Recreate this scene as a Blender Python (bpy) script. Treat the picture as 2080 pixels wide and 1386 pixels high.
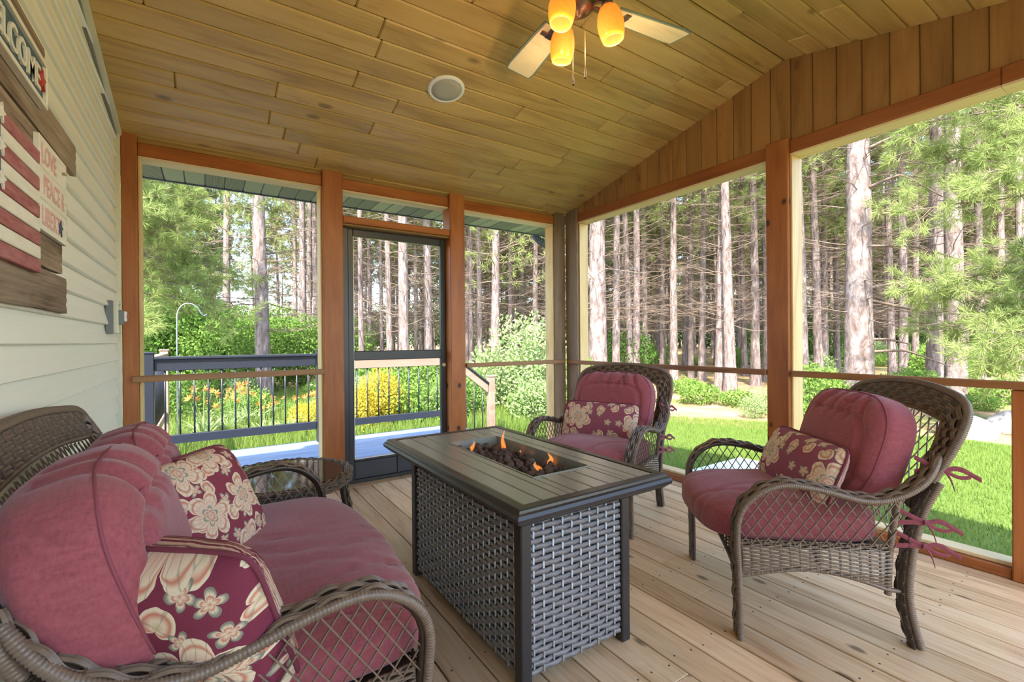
import bpy, bmesh, math, random
import numpy as np
from mathutils import Vector, Matrix, noise as mnoise

for _o in list(bpy.data.objects):
    bpy.data.objects.remove(_o)
random.seed(7)
rng = np.random.default_rng(11)
SC = bpy.context.scene
COL = SC.collection

# ------------------------------------------------------------------ camera
CAM_H = 1.14
_yaw, _pit, _rol = math.radians(33.42), math.radians(-0.11), math.radians(-0.46)
FW = Vector((math.sin(_yaw)*math.cos(_pit), math.cos(_yaw)*math.cos(_pit), math.sin(_pit)))
_r = Vector((math.cos(_yaw), -math.sin(_yaw), 0))
_u = _r.cross(FW)
RT = _r*math.cos(_rol) + _u*math.sin(_rol)
UP = -_r*math.sin(_rol) + _u*math.cos(_rol)
camd = bpy.data.cameras.new('camera')
camd.sensor_width = 36.0
camd.lens = 36.0*941.0/2080.0
camd.clip_start = 0.03
camd.clip_end = 400
cam = bpy.data.objects.new('camera', camd)
COL.objects.link(cam)
_m = Matrix((RT, UP, -FW)).transposed().to_4x4()
_m.translation = Vector((0, 0, CAM_H))
cam.matrix_world = _m
SC.camera = cam

# ------------------------------------------------------------------ sky, sun, exposure
SUN_DIR = Vector((0.62, 0.56, -1.0)).normalized()      # the way the light travels
world = bpy.data.worlds.new('sky'); SC.world = world
world.use_nodes = True
wn = world.node_tree
wn.nodes.clear()
_out = wn.nodes.new('ShaderNodeOutputWorld')
_bg = wn.nodes.new('ShaderNodeBackground')
_sky = wn.nodes.new('ShaderNodeTexSky')
_sky.sky_type = 'NISHITA'
_sky.sun_disc = False
_sky.sun_elevation = math.asin(-SUN_DIR.z)
_sky.sun_rotation = math.atan2(-SUN_DIR.x, -SUN_DIR.y)
_sky.air_density = 1.0; _sky.dust_density = 1.6; _sky.ozone_density = 1.0
_bg.inputs['Strength'].default_value = 0.36
wn.links.new(_sky.outputs[0], _bg.inputs['Color'])
wn.links.new(_bg.outputs[0], _out.inputs['Surface'])

sund = bpy.data.lights.new('sun', 'SUN')
sund.energy = 5.4; sund.angle = math.radians(0.8); sund.color = (1.0, 0.95, 0.86)
sun = bpy.data.objects.new('sun', sund); COL.objects.link(sun)
sun.rotation_euler = SUN_DIR.to_track_quat('-Z', 'Y').to_euler()

SC.view_settings.view_transform = 'Standard'
SC.view_settings.look = 'None'
SC.view_settings.gamma = 1.0
SC.view_settings.use_curve_mapping = False
SC.view_settings.exposure = 1.88

# ------------------------------------------------------------------ helpers
def at_px(x, y, depth):
    """world point seen at photo pixel x,y at the given depth (for laying out the woods)"""
    return Vector((0, 0, CAM_H)) + FW*depth + RT*((x-1040)/941*depth) - UP*((y-693)/941*depth)

def tag(o, label=None, cat=None, group=None, kind=None):
    if label: o['label'] = label
    if cat: o['category'] = cat
    if group: o['group'] = group
    if kind: o['kind'] = kind
    return o

def empty(name, loc=(0, 0, 0), rz=0.0, **k):
    o = bpy.data.objects.new(name, None)
    o.empty_display_size = 0.1
    COL.objects.link(o)
    o.location = loc; o.rotation_euler = (0, 0, rz)
    return tag(o, **k)

class MB:
    """collects vertices and faces of one mesh"""
    def __init__(s): s.v = []; s.f = []; s.m = []; s.uv = {}; s.mi = 0
    def add(s, V, F):
        b = len(s.v); s.v.extend([tuple(p) for p in V])
        for f in F: s.f.append(tuple(i+b for i in f)); s.m.append(s.mi)
        return b
    def box(s, x0, x1, y0, y1, z0, z1):
        s.add([(x0,y0,z0),(x1,y0,z0),(x1,y1,z0),(x0,y1,z0),(x0,y0,z1),(x1,y0,z1),(x1,y1,z1),(x0,y1,z1)],
              [(0,3,2,1),(4,5,6,7),(0,1,5,4),(1,2,6,5),(2,3,7,6),(3,0,4,7)])
        return s
    def cbox(s, x0, x1, y0, y1, z0, z1, c=0.004):
        """box with chamfered edges"""
        c = min(c, (x1-x0)*.45, (y1-y0)*.45, (z1-z0)*.45)
        X = (x0, x1); Y = (y0, y1); Z = (z0, z1); V = []; idx = {}
        for i in (0,1):
            for j in (0,1):
                for k in (0,1):
                    sx = c if i == 0 else -c; sy = c if j == 0 else -c; sz = c if k == 0 else -c
                    idx[i,j,k,0] = len(V); V.append((X[i], Y[j]+sy, Z[k]+sz))
                    idx[i,j,k,1] = len(V); V.append((X[i]+sx, Y[j], Z[k]+sz))
                    idx[i,j,k,2] = len(V); V.append((X[i]+sx, Y[j]+sy, Z[k]))
        F = []
        for i in (0,1):
            q = [idx[i,0,0,0], idx[i,1,0,0], idx[i,1,1,0], idx[i,0,1,0]]; F.append(q if i else q[::-1])
            q = [idx[0,i,0,1], idx[0,i,1,1], idx[1,i,1,1], idx[1,i,0,1]]; F.append(q if i else q[::-1])
            q = [idx[0,0,i,2], idx[1,0,i,2], idx[1,1,i,2], idx[0,1,i,2]]; F.append(q if i else q[::-1])
        for i in (0,1):
            for j in (0,1):
                q = [idx[i,j,0,0], idx[i,j,0,1], idx[i,j,1,1], idx[i,j,1,0]]; F.append(q if (i ^ j) else q[::-1])
                q = [idx[i,0,j,0], idx[i,1,j,0], idx[i,1,j,2], idx[i,0,j,2]]; F.append(q[::-1] if (i ^ j) else q)
                q = [idx[0,i,j,1], idx[1,i,j,1], idx[1,i,j,2], idx[0,i,j,2]]; F.append(q if (i ^ j) else q[::-1])
        for i in (0,1):
            for j in (0,1):
                for k in (0,1):
                    q = [idx[i,j,k,0], idx[i,j,k,1], idx[i,j,k,2]]; F.append(q if (i ^ j ^ k) else q[::-1])
        s.add(V, F); return s
    def tube(s, P, r, seg=8, cap=True, closed=False, flat=1.0, up=None):
        P = [Vector(p) for p in P]; n = len(P)
        if not hasattr(r, '__len__'): r = [r]*n
        N = None; rings = []
        for i in range(n):
            if closed: t = P[(i+1) % n]-P[i-1]
            else: t = P[min(i+1, n-1)]-P[max(i-1, 0)]
            if t.length < 1e-9: t = Vector((0,0,1))
            t.normalize()
            if up is not None: N = Vector(up) - t*t.dot(Vector(up))
            elif N is None: N = t.orthogonal()
            else: N = N - t*t.dot(N)
            if N.length < 1e-6: N = t.orthogonal()
            N.normalize(); B = t.cross(N)
            rings.append([P[i] + N*(math.cos(a)*r[i]*flat) + B*(math.sin(a)*r[i])
                          for a in (2*math.pi*k/seg for k in range(seg))])
        V = [p for g in rings for p in g]; F = []
        for i in range(n if closed else n-1):
            a = i*seg; b = ((i+1) % n)*seg
            for k in range(seg):
                k2 = (k+1) % seg
                F.append((a+k, a+k2, b+k2, b+k))
        if cap and not closed:
            F.append(tuple(range(seg-1, -1, -1))); F.append(tuple((n-1)*seg+k for k in range(seg)))
        s.add(V, F); return s
    def ribbon(s, P, S, Nn, w, t):
        """flat strip swept along P, side vectors S, normals Nn"""
        V = []; F = []
        for p, sd, nn in zip(P, S, Nn):
            p = Vector(p); a = Vector(sd)*(w/2); b = Vector(nn)*(t/2)
            V += [p-a, p+b, p+a, p-b]
        n = len(P)
        for i in range(n-1):
            for k in range(4):
                k2 = (k+1) % 4
                F.append((i*4+k, i*4+k2, i*4+4+k2, i*4+4+k))
        F.append((3,2,1,0)); F.append(tuple((n-1)*4+k for k in range(4)))
        s.add(V, F); return s
    def lathe(s, prof, c=(0,0,0), seg=24):
        V = []; F = []
        for r, z in prof:
            for k in range(seg):
                a = 2*math.pi*k/seg; V.append((c[0]+r*math.cos(a), c[1]+r*math.sin(a), c[2]+z))
        for i in range(len(prof)-1):
            for k in range(seg):
                k2 = (k+1) % seg
                F.append((i*seg+k, i*seg+k2, (i+1)*seg+k2, (i+1)*seg+k))
        s.add(V, F); return s
    def prism(s, pts, axis, a0, a1):
        """2-D polygon extruded along an axis: axis 0 -> pts are (y,z), 1 -> (x,z), 2 -> (x,y)"""
        def P(p, a):
            return (a, p[0], p[1]) if axis == 0 else (p[0], a, p[1]) if axis == 1 else (p[0], p[1], a)
        n = len(pts)
        V = [P(p, a0) for p in pts] + [P(p, a1) for p in pts]
        F = [tuple(range(n)), tuple(range(2*n-1, n-1, -1))] + [(i, n+i, n+(i+1) % n, (i+1) % n) for i in range(n)]
        s.add(V, F); return s
    def xf(s, M):
        s.v = [tuple(M @ Vector(p)) for p in s.v]; return s
    def build(s, name, mat, parent=None, smooth=False, local=False, recalc=True):
        off = Vector((0,0,0))
        if parent is not None and not local:
            off = parent.location
            if parent.parent is not None: off = off + parent.parent.location
        me = bpy.data.meshes.new(name)
        me.from_pydata([(p[0]-off[0], p[1]-off[1], p[2]-off[2]) for p in s.v], [], s.f)
        mats = mat if isinstance(mat, (list, tuple)) else [mat]
        for m in mats: me.materials.append(m)
        if len(mats) > 1: me.polygons.foreach_set('material_index', s.m)
        if recalc:
            bm = bmesh.new(); bm.from_mesh(me)
            bmesh.ops.recalc_face_normals(bm, faces=bm.faces); bm.to_mesh(me); bm.free()
        if smooth: me.polygons.foreach_set('use_smooth', [True]*len(me.polygons))
        if s.uv:
            uvl = me.uv_layers.new(name='UVMap')
            for lp in me.loops: uvl.data[lp.index].uv = s.uv.get(lp.vertex_index, (0, 0))
        me.update()
        o = bpy.data.objects.new(name, me); COL.objects.link(o)
        if parent is not None: o.parent = parent
        return o

def np_mesh(name, V, F, mats, mi=None, smooth=False):
    """mesh from numpy arrays; F is (n,3) or (n,4)"""
    me = bpy.data.meshes.new(name)
    V = np.asarray(V, dtype=np.float32); F = np.asarray(F, dtype=np.int32)
    me.vertices.add(len(V)); me.vertices.foreach_set('co', V.ravel())
    k = F.shape[1]
    me.loops.add(F.size); me.loops.foreach_set('vertex_index', F.ravel())
    me.polygons.add(len(F)); me.polygons.foreach_set('loop_start', np.arange(0, F.size, k, dtype=np.int32))
    for m in mats: me.materials.append(m)
    if mi is not None: me.polygons.foreach_set('material_index', np.asarray(mi, dtype=np.int32))
    if smooth: me.polygons.foreach_set('use_smooth', np.ones(len(F), dtype=bool))
    me.update(calc_edges=True)
    return me

def link(name, me, parent=None, loc=None, rot=None, scale=None):
    o = bpy.data.objects.new(name, me); COL.objects.link(o)
    if parent is not None: o.parent = parent
    if loc is not None: o.location = loc
    if rot is not None: o.rotation_euler = rot
    if scale is not None: o.scale = scale
    return o

def copy_tree(o, parent=None):
    c = o.copy(); COL.objects.link(c); c.parent = parent
    for ch in list(o.children): copy_tree(ch, c)
    return c

def smoothpath(pts, n):
    """Catmull-Rom through the points, n samples spaced evenly in arc length"""
    P = np.array(pts, float); m = len(P)
    E = np.vstack([2*P[0]-P[1], P, 2*P[-1]-P[-2]]); out = []
    for i in range(m-1):
        p0, p1, p2, p3 = E[i], E[i+1], E[i+2], E[i+3]
        for t in np.linspace(0, 1, 24, endpoint=False):
            out.append(.5*((2*p1)+(-p0+p2)*t+(2*p0-5*p1+4*p2-p3)*t*t+(-p0+3*p1-3*p2+p3)*t**3))
    out.append(P[-1]); out = np.array(out)
    d = np.r_[0, np.cumsum(np.linalg.norm(np.diff(out, axis=0), axis=1))]
    q = np.linspace(0, d[-1], n)
    return np.stack([np.interp(q, d, out[:, k]) for k in range(out.shape[1])], 1)

def plen(P): return float(np.linalg.norm(np.diff(P, axis=0), axis=1).sum())

# ------------------------------------------------------------------ materials
class NT:
    def __init__(s, name):
        s.mat = bpy.data.materials.new(name); s.mat.use_nodes = True
        s.t = s.mat.node_tree; s.t.nodes.clear()
        s.out = s.t.nodes.new('ShaderNodeOutputMaterial')
    def node(s, typ, **k):
        n = s.t.nodes.new(typ)
        for a, b in k.items(): setattr(n, a, b)
        return n
    def put(s, sock, val):
        if hasattr(val, 'is_output'): s.t.links.new(val, sock)
        elif val is not None:
            if isinstance(val, (tuple, list)) and len(val) == 3 and sock.type == 'RGBA': val = (*val, 1)
            sock.default_value = val
    def math(s, op, a, b=None, c=None, clamp=False):
        n = s.node('ShaderNodeMath', operation=op, use_clamp=clamp)
        s.put(n.inputs[0], a)
        if b is not None: s.put(n.inputs[1], b)
        if c is not None: s.put(n.inputs[2], c)
        return n.outputs[0]
    def vmath(s, op, a, b=None):
        n = s.node('ShaderNodeVectorMath', operation=op); s.put(n.inputs[0], a)
        if b is not None:
            if op == 'SCALE': s.put(n.inputs['Scale'], b)
            else: s.put(n.inputs[1], b)
        return n.outputs['Value'] if op in ('LENGTH', 'DOT_PRODUCT', 'DISTANCE') else n.outputs[0]
    def mix(s, f, a, b, blend='MIX'):
        n = s.node('ShaderNodeMix', data_type='RGBA', blend_type=blend)
        s.put(n.inputs[0], f); s.put(n.inputs[6], a); s.put(n.inputs[7], b)
        return n.outputs[2]
    def ramp(s, f, stops, interp='LINEAR'):
        n = s.node('ShaderNodeValToRGB'); n.color_ramp.interpolation = interp
        e = n.color_ramp.elements
        while len(e) > 1: e.remove(e[0])
        e[0].position = stops[0][0]; e[0].color = (*stops[0][1], 1) if len(stops[0][1]) == 3 else stops[0][1]
        for p, c in stops[1:]:
            k = e.new(p); k.color = (*c, 1) if len(c) == 3 else c
        s.put(n.inputs[0], f); return n.outputs[0]
    def sep(s, v):
        n = s.node('ShaderNodeSeparateXYZ'); s.put(n.inputs[0], v); return n.outputs
    def comb(s, x, y, z):
        n = s.node('ShaderNodeCombineXYZ'); s.put(n.inputs[0], x); s.put(n.inputs[1], y); s.put(n.inputs[2], z); return n.outputs[0]
    def noise(s, vec, scale=5, detail=3, rough=.5, dist=0.0, col=False):
        n = s.node('ShaderNodeTexNoise'); s.put(n.inputs['Vector'], vec)
        n.inputs['Scale'].default_value = scale; n.inputs['Detail'].default_value = detail
        n.inputs['Roughness'].default_value = rough; n.inputs['Distortion'].default_value = dist
        return n.outputs['Color' if col else 'Fac']
    def coord(s, k='Object'): return s.node('ShaderNodeTexCoord').outputs[k]
    def rand(s): return s.node('ShaderNodeObjectInfo').outputs['Random']
    def scalev(s, v, x, y, z):
        n = s.node('ShaderNodeMapping'); s.put(n.inputs['Vector'], v); n.inputs['Scale'].default_value = (x, y, z); return n.outputs[0]
    def bump(s, h, strength=.3, dist=.01):
        n = s.node('ShaderNodeBump'); n.inputs['Strength'].default_value = strength; n.inputs['Distance'].default_value = dist
        s.put(n.inputs['Height'], h); return n.outputs[0]
    def pbsdf(s, color, rough=.5, metal=0.0, normal=None, spec=.5, **k):
        n = s.node('ShaderNodeBsdfPrincipled')
        s.put(n.inputs['Base Color'], color); s.put(n.inputs['Roughness'], rough); s.put(n.inputs['Metallic'], metal)
        n.inputs['Specular IOR Level'].default_value = spec
        if normal is not None: s.put(n.inputs['Normal'], normal)
        for a, b in k.items(): s.put(n.inputs[a.replace('_', ' ')], b)
        return n.outputs[0]
    def done(s, shader):
        s.t.links.new(shader, s.out.inputs['Surface']); return s.mat

def plain(name, col, rough=.5, metal=0.0, spec=.5, var=0.0):
    n = NT(name); c = (*col, 1)
    if var:
        f = n.noise(n.coord(), 9, 3); c = n.mix(f, tuple(x*(1-var) for x in col), tuple(min(1, x*(1+var)) for x in col))
    return n.done(n.pbsdf(c, rough, metal, None, spec))

def wood(name, light, mid, dark, axis, rough=.45, knot=.5, spec=.4, tone=.22, grain=.55, knotcol=None, kn=(1.7, 5.2, .45), flat=None, across=1.0, bumps=.12):
    """stained boards; grain runs along the world axis given (0,1,2); each board is its own shade"""
    n = NT(name); rnd = n.rand()
    o = n.vmath('ADD', n.coord(), n.comb(n.math('MULTIPLY', rnd, 31.0), n.math('MULTIPLY', rnd, 17.3), n.math('MULTIPLY', rnd, 47.1)))
    def st(al, ac):
        v = [ac, ac, ac]; v[axis] = al; return n.scalev(o, *v)
    big = n.noise(st(1.3, 9*across), 1.0, 4, .6, .8)
    fine = n.noise(st(3.0, 95*across), 1.0, 3, .6, .3)
    f = n.math('ADD', n.math('MULTIPLY', big, 1-grain*.5), n.math('MULTIPLY', fine, grain*.5))
    c = n.ramp(f, [(.30, dark), (.48, mid), (.70, light)])
    br = n.math('ADD', 1-tone, n.math('MULTIPLY', rnd, tone*1.6))
    c = n.vmath('SCALE', c, br)
    if knot > 0:
        vo = n.node('ShaderNodeTexVoronoi'); kv = st(kn[0], kn[1])
        if flat is not None:
            ks = n.sep(kv)
            if flat == 'xy': kv = n.comb(n.math('ADD', ks[0], ks[1]), 0.0, ks[2])
            else: kv = n.comb(*[0.0 if q == flat else ks[q] for q in range(3)])
        n.put(vo.inputs['Vector'], kv); vo.inputs['Scale'].default_value = 1.0
        d = n.math('ADD', vo.outputs['Distance'], n.math('MULTIPLY', n.noise(st(14, 30), 1, 2), .10))
        keep = n.math('GREATER_THAN', n.sep(vo.outputs['Color'])[0], kn[2])
        k = n.math('MULTIPLY', n.math('SUBTRACT', 1.0, n.math('MULTIPLY', n.math('SUBTRACT', d, .15), 12.0), clamp=True), keep)
        k = n.math('MULTIPLY', n.math('MAXIMUM', k, 0.0), knot)
        c = n.mix(k, c, knotcol or tuple(x*.35 for x in dark))
    nb = n.bump(fine, bumps, .004)
    return n.done(n.pbsdf(c, rough, 0, nb, spec))

# ------------------------------------------------------------------ material library
M = {}
M['ceil'] = wood('ceiling_pine', (.60,.405,.145), (.50,.325,.105), (.32,.188,.055), 0, .40, .62, tone=.15, flat=2, kn=(3.2, 7.0, .68), knotcol=(.10,.05,.02))
M['gable'] = wood('gable_pine', (.37,.195,.062), (.30,.150,.044), (.19,.086,.025), 2, .45, .45, tone=.14, flat=0, kn=(4.0, 8.0, .7), knotcol=(.09,.04,.015))
M['floor'] = wood('floor_cedar', (.80,.63,.42), (.67,.45,.26), (.36,.195,.09), 1, .34, .85, tone=.24, flat=2, kn=(4.5, 10.0, .74), knotcol=(.12,.075,.05), grain=.8)
M['floor_x'] = wood('floor_border', (.58,.42,.26), (.46,.31,.17), (.30,.18,.09), 0, .40, .3, tone=.1)
M['post'] = wood('stained_post', (.42,.155,.042), (.33,.105,.025), (.22,.062,.014), 2, .42, .95, knotcol=(.03,.012,.006), tone=.12, kn=(6.0, 8.5, .66), flat='xy')
M['post_grey'] = wood('weathered_post', (.30,.215,.14), (.225,.15,.088), (.13,.08,.045), 2, .6, .3, tone=.1)
M['beam_x'] = wood('stained_beam_x', (.46,.165,.038), (.36,.11,.022), (.25,.068,.013), 0, .42, .4, tone=.1)
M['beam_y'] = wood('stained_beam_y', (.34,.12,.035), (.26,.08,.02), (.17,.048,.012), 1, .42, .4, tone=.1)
M['olive_x'] = wood('olive_strip', (.36,.22,.07), (.28,.16,.045), (.17,.09,.025), 0, .5, .5, tone=.1)
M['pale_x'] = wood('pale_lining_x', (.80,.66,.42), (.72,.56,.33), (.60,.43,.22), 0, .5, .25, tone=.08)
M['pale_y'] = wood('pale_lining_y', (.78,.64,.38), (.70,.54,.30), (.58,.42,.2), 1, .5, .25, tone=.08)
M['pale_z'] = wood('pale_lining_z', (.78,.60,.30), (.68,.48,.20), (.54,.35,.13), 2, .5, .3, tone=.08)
M['rail_x'] = wood('rail_stain_x', (.38,.20,.085), (.30,.145,.055), (.20,.09,.03), 0, .42, .2, tone=.08)
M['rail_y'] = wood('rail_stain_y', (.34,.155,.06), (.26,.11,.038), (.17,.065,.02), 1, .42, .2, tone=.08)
M['barn_y'] = wood('barn_board', (.46,.37,.28), (.27,.20,.14), (.07,.045,.03), 1, .85, .5, spec=.2, tone=.2, grain=.9, bumps=.5)
M['deck'] = wood('composite_deck', (.22,.31,.46), (.17,.245,.38), (.12,.175,.29), 0, .5, 0, tone=.12)
M['rail_brown'] = wood('deck_rail_brown', (.40,.28,.21), (.32,.215,.155), (.22,.14,.10), 0, .55, .2, tone=.1)
def siding_mat():
    n = NT('vinyl_siding')
    g = n.noise(n.scalev(n.coord(), 60, 2.0, 60), 1.0, 3, .6)
    c = n.mix(g, (.80,.795,.69), (.86,.855,.76))
    return n.done(n.pbsdf(c, .45, 0, n.bump(g, .12, .003), .4))
M['siding'] = siding_mat()
M['siding_trim'] = plain('vinyl_trim', (.66,.66,.52), .4)
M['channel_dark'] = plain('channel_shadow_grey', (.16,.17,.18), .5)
M['soffit'] = plain('soffit_sage', (.30,.34,.24), .4)
def perf():
    n = NT('soffit_perforated')
    s = n.sep(n.coord())
    a = n.math('GREATER_THAN', n.math('FRACT', n.math('MULTIPLY', s[0], 110)), .5)
    c = n.mix(a, (.12,.14,.10), (.30,.33,.25))
    return n.done(n.pbsdf(c, .5, 0, n.bump(a, .4, .004), .3))
M['soffit_perf'] = perf()
M['shingle'] = plain('roof_shingle', (.06,.055,.05), .9, var=.3)
M['navy'] = plain('downspout_slate', (.075,.10,.14), .35)
M['black_rail'] = plain('black_railing', (.018,.021,.032), .38)
M['gun'] = plain('door_gunmetal', (.030,.032,.034), .35)
M['gun_panel'] = plain('door_panel_slate', (.038,.042,.050), .4, var=.15)
M['brass'] = plain('antique_brass', (.45,.36,.2), .35, .9)
M['steel'] = plain('grey_steel', (.38,.42,.44), .35, .9)
M['white_plastic'] = plain('white_plastic', (.78,.78,.76), .35)
M['grille'] = plain('speaker_grille', (.40,.38,.33), .6)
def screen_mat():
    n = NT('insect_screen')
    t = n.node('ShaderNodeBsdfTransparent'); d = n.node('ShaderNodeBsdfDiffuse')
    d.inputs['Color'].default_value = (.05,.05,.05,1)
    m = n.node('ShaderNodeMixShader'); m.inputs[0].default_value = .05
    n.t.links.new(t.outputs[0], m.inputs[1]); n.t.links.new(d.outputs[0], m.inputs[2])
    return n.done(m.outputs[0])
M['screen'] = screen_mat()

# ------------------------------------------------------------------ room
XL, XR, YB = -0.45, 3.13, 3.70
YN = -0.75
RIDGE_Y, RIDGE_Z, SLOPE = 1.538, 2.946, 0.2335
def ceil_z(y): return RIDGE_Z - SLOPE*abs(y-RIDGE_Y)

fl = MB().box(-.60, 3.30, YN-.1, 3.86, -.22, -.032).build('floor', plain('dark_joist_gap', (.02,.013,.008), .9))
tag(fl, 'light cedar plank porch floor', kind='structure')
x = XL+.01; bw = .139; i = 0
while x < XR+.12:
    cuts = [YN-.08, 3.697]
    if i % 3 == 1: cuts.insert(1, random.uniform(1.2, 2.9))
    if i % 5 == 2: cuts.insert(1, random.uniform(.9, 2.4))
    cuts.sort()
    for a, b in zip(cuts[:-1], cuts[1:]):
        MB().cbox(x, min(x+bw-.0065, XR+.12), a+.0006, b-.0006, -.03, 0, .0018).build('floor_board', M['floor'], fl)
    x += bw; i += 1
m = MB(); rs = random.Random(2)
for j in range(9):
    yy = .25+j*.405
    for i in range(26):
        for q in (.03, .108):
            m.lathe([(0, .0006), (.0038, .0006), (.0042, 0)], (XL+.01+i*bw+q+rs.uniform(-.004, .004), yy+rs.uniform(-.012, .012), 0), 6)
tag(m.build('screw_heads', plain('dark_screw', (.05,.04,.035), .5), fl), kind='stuff')
for a, b in ((-.44, 1.35), (1.35, 3.25)):
    MB().cbox(a+.001, b-.001, 3.70, 3.845, -.03, .001, .003).build('floor_board', M['floor_x'], fl)

# ceiling: two slopes of tongue and groove boards
ce = MB()
L_far = (3.86-RIDGE_Y)
ce.prism([(RIDGE_Y, RIDGE_Z+.03), (3.86, ceil_z(3.86)+.03), (3.86, ceil_z(3.86)+.05), (RIDGE_Y, RIDGE_Z+.05), (YN-.1, ceil_z(YN-.1)+.05), (YN-.1, ceil_z(YN-.1)+.03)], 0, -.62, 3.30)
ceil_o = ce.build('ceiling', plain('ceiling_joint_shade', (.09,.05,.015), .9))  # dark brown backing: the shadow in the board grooves is put into its colour
tag(ceil_o, 'stained pine plank cathedral ceiling', kind='structure')
al = math.atan(SLOPE); ca, sa = math.cos(al), math.sin(al)
def ceil_board(x0, x1, v0, v1, far):
    m = MB().cbox(x0, x1, v0, v1, 0, .02, .0075)
    out = []
    for p in m.v:
        sg = 1 if far else -1
        out.append((p[0], RIDGE_Y + sg*(p[1]*ca) + sg*p[2]*sa, RIDGE_Z - p[1]*sa + p[2]*ca))
    m.v = out
    m.build('ceiling_board', M['ceil'], ceil_o)
def rows(v_end, far, seed):
    r = random.Random(seed); v = .0; k = 0
    while v < v_end:
        cuts = [-.47, 3.155]; t = -.47 + r.uniform(.2, 1.6)
        while t < 3.0:
            cuts.append(t); t += r.uniform(.9, 2.2)
        cuts.sort()
        for a, b in zip(cuts[:-1], cuts[1:]):
            if b-a > .06: ceil_board(a+.001, b-.001, v+.0018, min(v+.131, v_end)-.0018, far)
        v += .131; k += 1
rows((3.86-RIDGE_Y)/ca, True, 3)
rows((RIDGE_Y-YN+.05)/ca, False, 5)

roof = MB()
e1, e2 = 4.32, -1.5
roof.prism([(RIDGE_Y, RIDGE_Z+.12), (e1, ceil_z(e1)+.12), (e1, ceil_z(e1)+.17), (RIDGE_Y, RIDGE_Z+.18), (e2, ceil_z(e2)+.17), (e2, ceil_z(e2)+.12)], 0, -.62, 3.45)
tag(roof.build('roof', M['shingle']), 'shingled porch roof above the ceiling', kind='structure')

# left wall with lap siding
wl = MB().box(-.64, -.472, YN-.1, 3.735, -.45, 3.02).build('wall_left', M['siding_trim'])
tag(wl, 'cream vinyl lap siding wall', kind='structure')
z = 1.034 - .1035*11
while z < 2.93:
    m = MB()
    m.prism([(-.471, z+.112), (-.464, z+.112), (-.4555, z+.055), (-.4450, z+.012), (-.4430, z+.004), (-.4500, z), (-.466, z+.001), (-.471, z+.02)], 1, YN-.08, 3.668)
    m.build('siding_board', M['siding'], wl)
    z += .1035
tj = MB(); tj.box(-.47, -.462, 3.664, 3.70, 0, 2.47); tj.box(-.466, -.4335, 3.688, 3.7005, 0, 2.45)
tag(tj.build('trim_1', M['siding_trim']), 'cream corner channel at the end of the siding', kind='structure')
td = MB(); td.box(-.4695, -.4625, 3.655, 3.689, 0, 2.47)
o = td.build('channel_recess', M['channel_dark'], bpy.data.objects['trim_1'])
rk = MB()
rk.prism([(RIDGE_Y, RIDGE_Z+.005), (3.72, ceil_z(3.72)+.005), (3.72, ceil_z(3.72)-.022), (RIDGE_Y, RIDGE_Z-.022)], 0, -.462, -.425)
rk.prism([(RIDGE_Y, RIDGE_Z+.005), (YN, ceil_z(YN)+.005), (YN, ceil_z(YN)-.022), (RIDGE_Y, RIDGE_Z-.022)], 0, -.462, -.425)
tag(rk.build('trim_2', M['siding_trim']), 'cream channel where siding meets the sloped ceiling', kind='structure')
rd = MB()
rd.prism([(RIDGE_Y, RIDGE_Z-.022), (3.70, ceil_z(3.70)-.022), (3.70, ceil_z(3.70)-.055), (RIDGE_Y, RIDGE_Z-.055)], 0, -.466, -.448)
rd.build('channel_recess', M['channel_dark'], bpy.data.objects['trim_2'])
ho = MB().box(-7, -.65, -6, 3.72, -.45, 3.3)
tag(ho.build('wall_outer', M['siding']), 'body of the house behind the siding wall', kind='structure')

# back wall: posts, beams, rails, sills
wb = empty('wall_back', kind='structure', label='open timber framed porch wall with screens and door')
def post(x0, x1, y0, y1, z0, z1, mat='post', par=None, name='post'):
    return MB().cbox(x0, x1, y0, y1, z0, z1, .006).build(name, M[mat], par)
post(-.433, -.354, 3.70, 3.84, 0, 2.46, par=wb)
post(.741, .888, 3.70, 3.85, 0, 2.47, par=wb)
post(1.798, 1.944, 3.70, 3.85, 0, 2.47, par=wb)
post(2.984, 3.119, 3.71, 3.86, 0, 2.46, 'post_grey', par=wb)
for a, b in ((-.354, .741), (.888, 1.798), (1.944, 2.984)):
    MB().cbox(a, b, 3.726, 3.86, 2.326, 2.408, .005).build('beam', M['beam_x'], wb)
    MB().cbox(a, b, 3.740, 3.86, 2.409, 2.47, .003).build('beam_filler', M['olive_x'], wb)
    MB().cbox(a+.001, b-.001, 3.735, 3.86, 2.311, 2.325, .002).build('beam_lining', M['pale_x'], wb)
for xx in (-.353, .7275, 1.945, 2.970):
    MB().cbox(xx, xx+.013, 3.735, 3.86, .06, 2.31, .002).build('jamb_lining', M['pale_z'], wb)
MB().cbox(-.385, .7405, 3.672, 3.712, .895, .935, .004).build('mid_rail', M['rail_x'], wb)
MB().cbox(1.9445, 3.085, 3.676, 3.709, .897, .936, .004).build('mid_rail', M['rail_x'], wb)
for a, b in ((-.354, .741), (1.944, 2.984)):
    MB().cbox(a+.001, b-.001, 3.702, 3.79, 0.002, .058, .004).build('sill', M['beam_x'], wb)
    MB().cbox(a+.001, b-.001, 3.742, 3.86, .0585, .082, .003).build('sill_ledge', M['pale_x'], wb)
MB().cbox(.889, 1.80, 3.705, 3.77, 2.062, 2.118, .006).build('transom_bar', M['beam_x'], wb)
MB().cbox(.889, 1.797, 3.72, 3.85, 2.045, 2.061, .003).build('head_jamb', M['olive_x'], wb)

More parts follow.
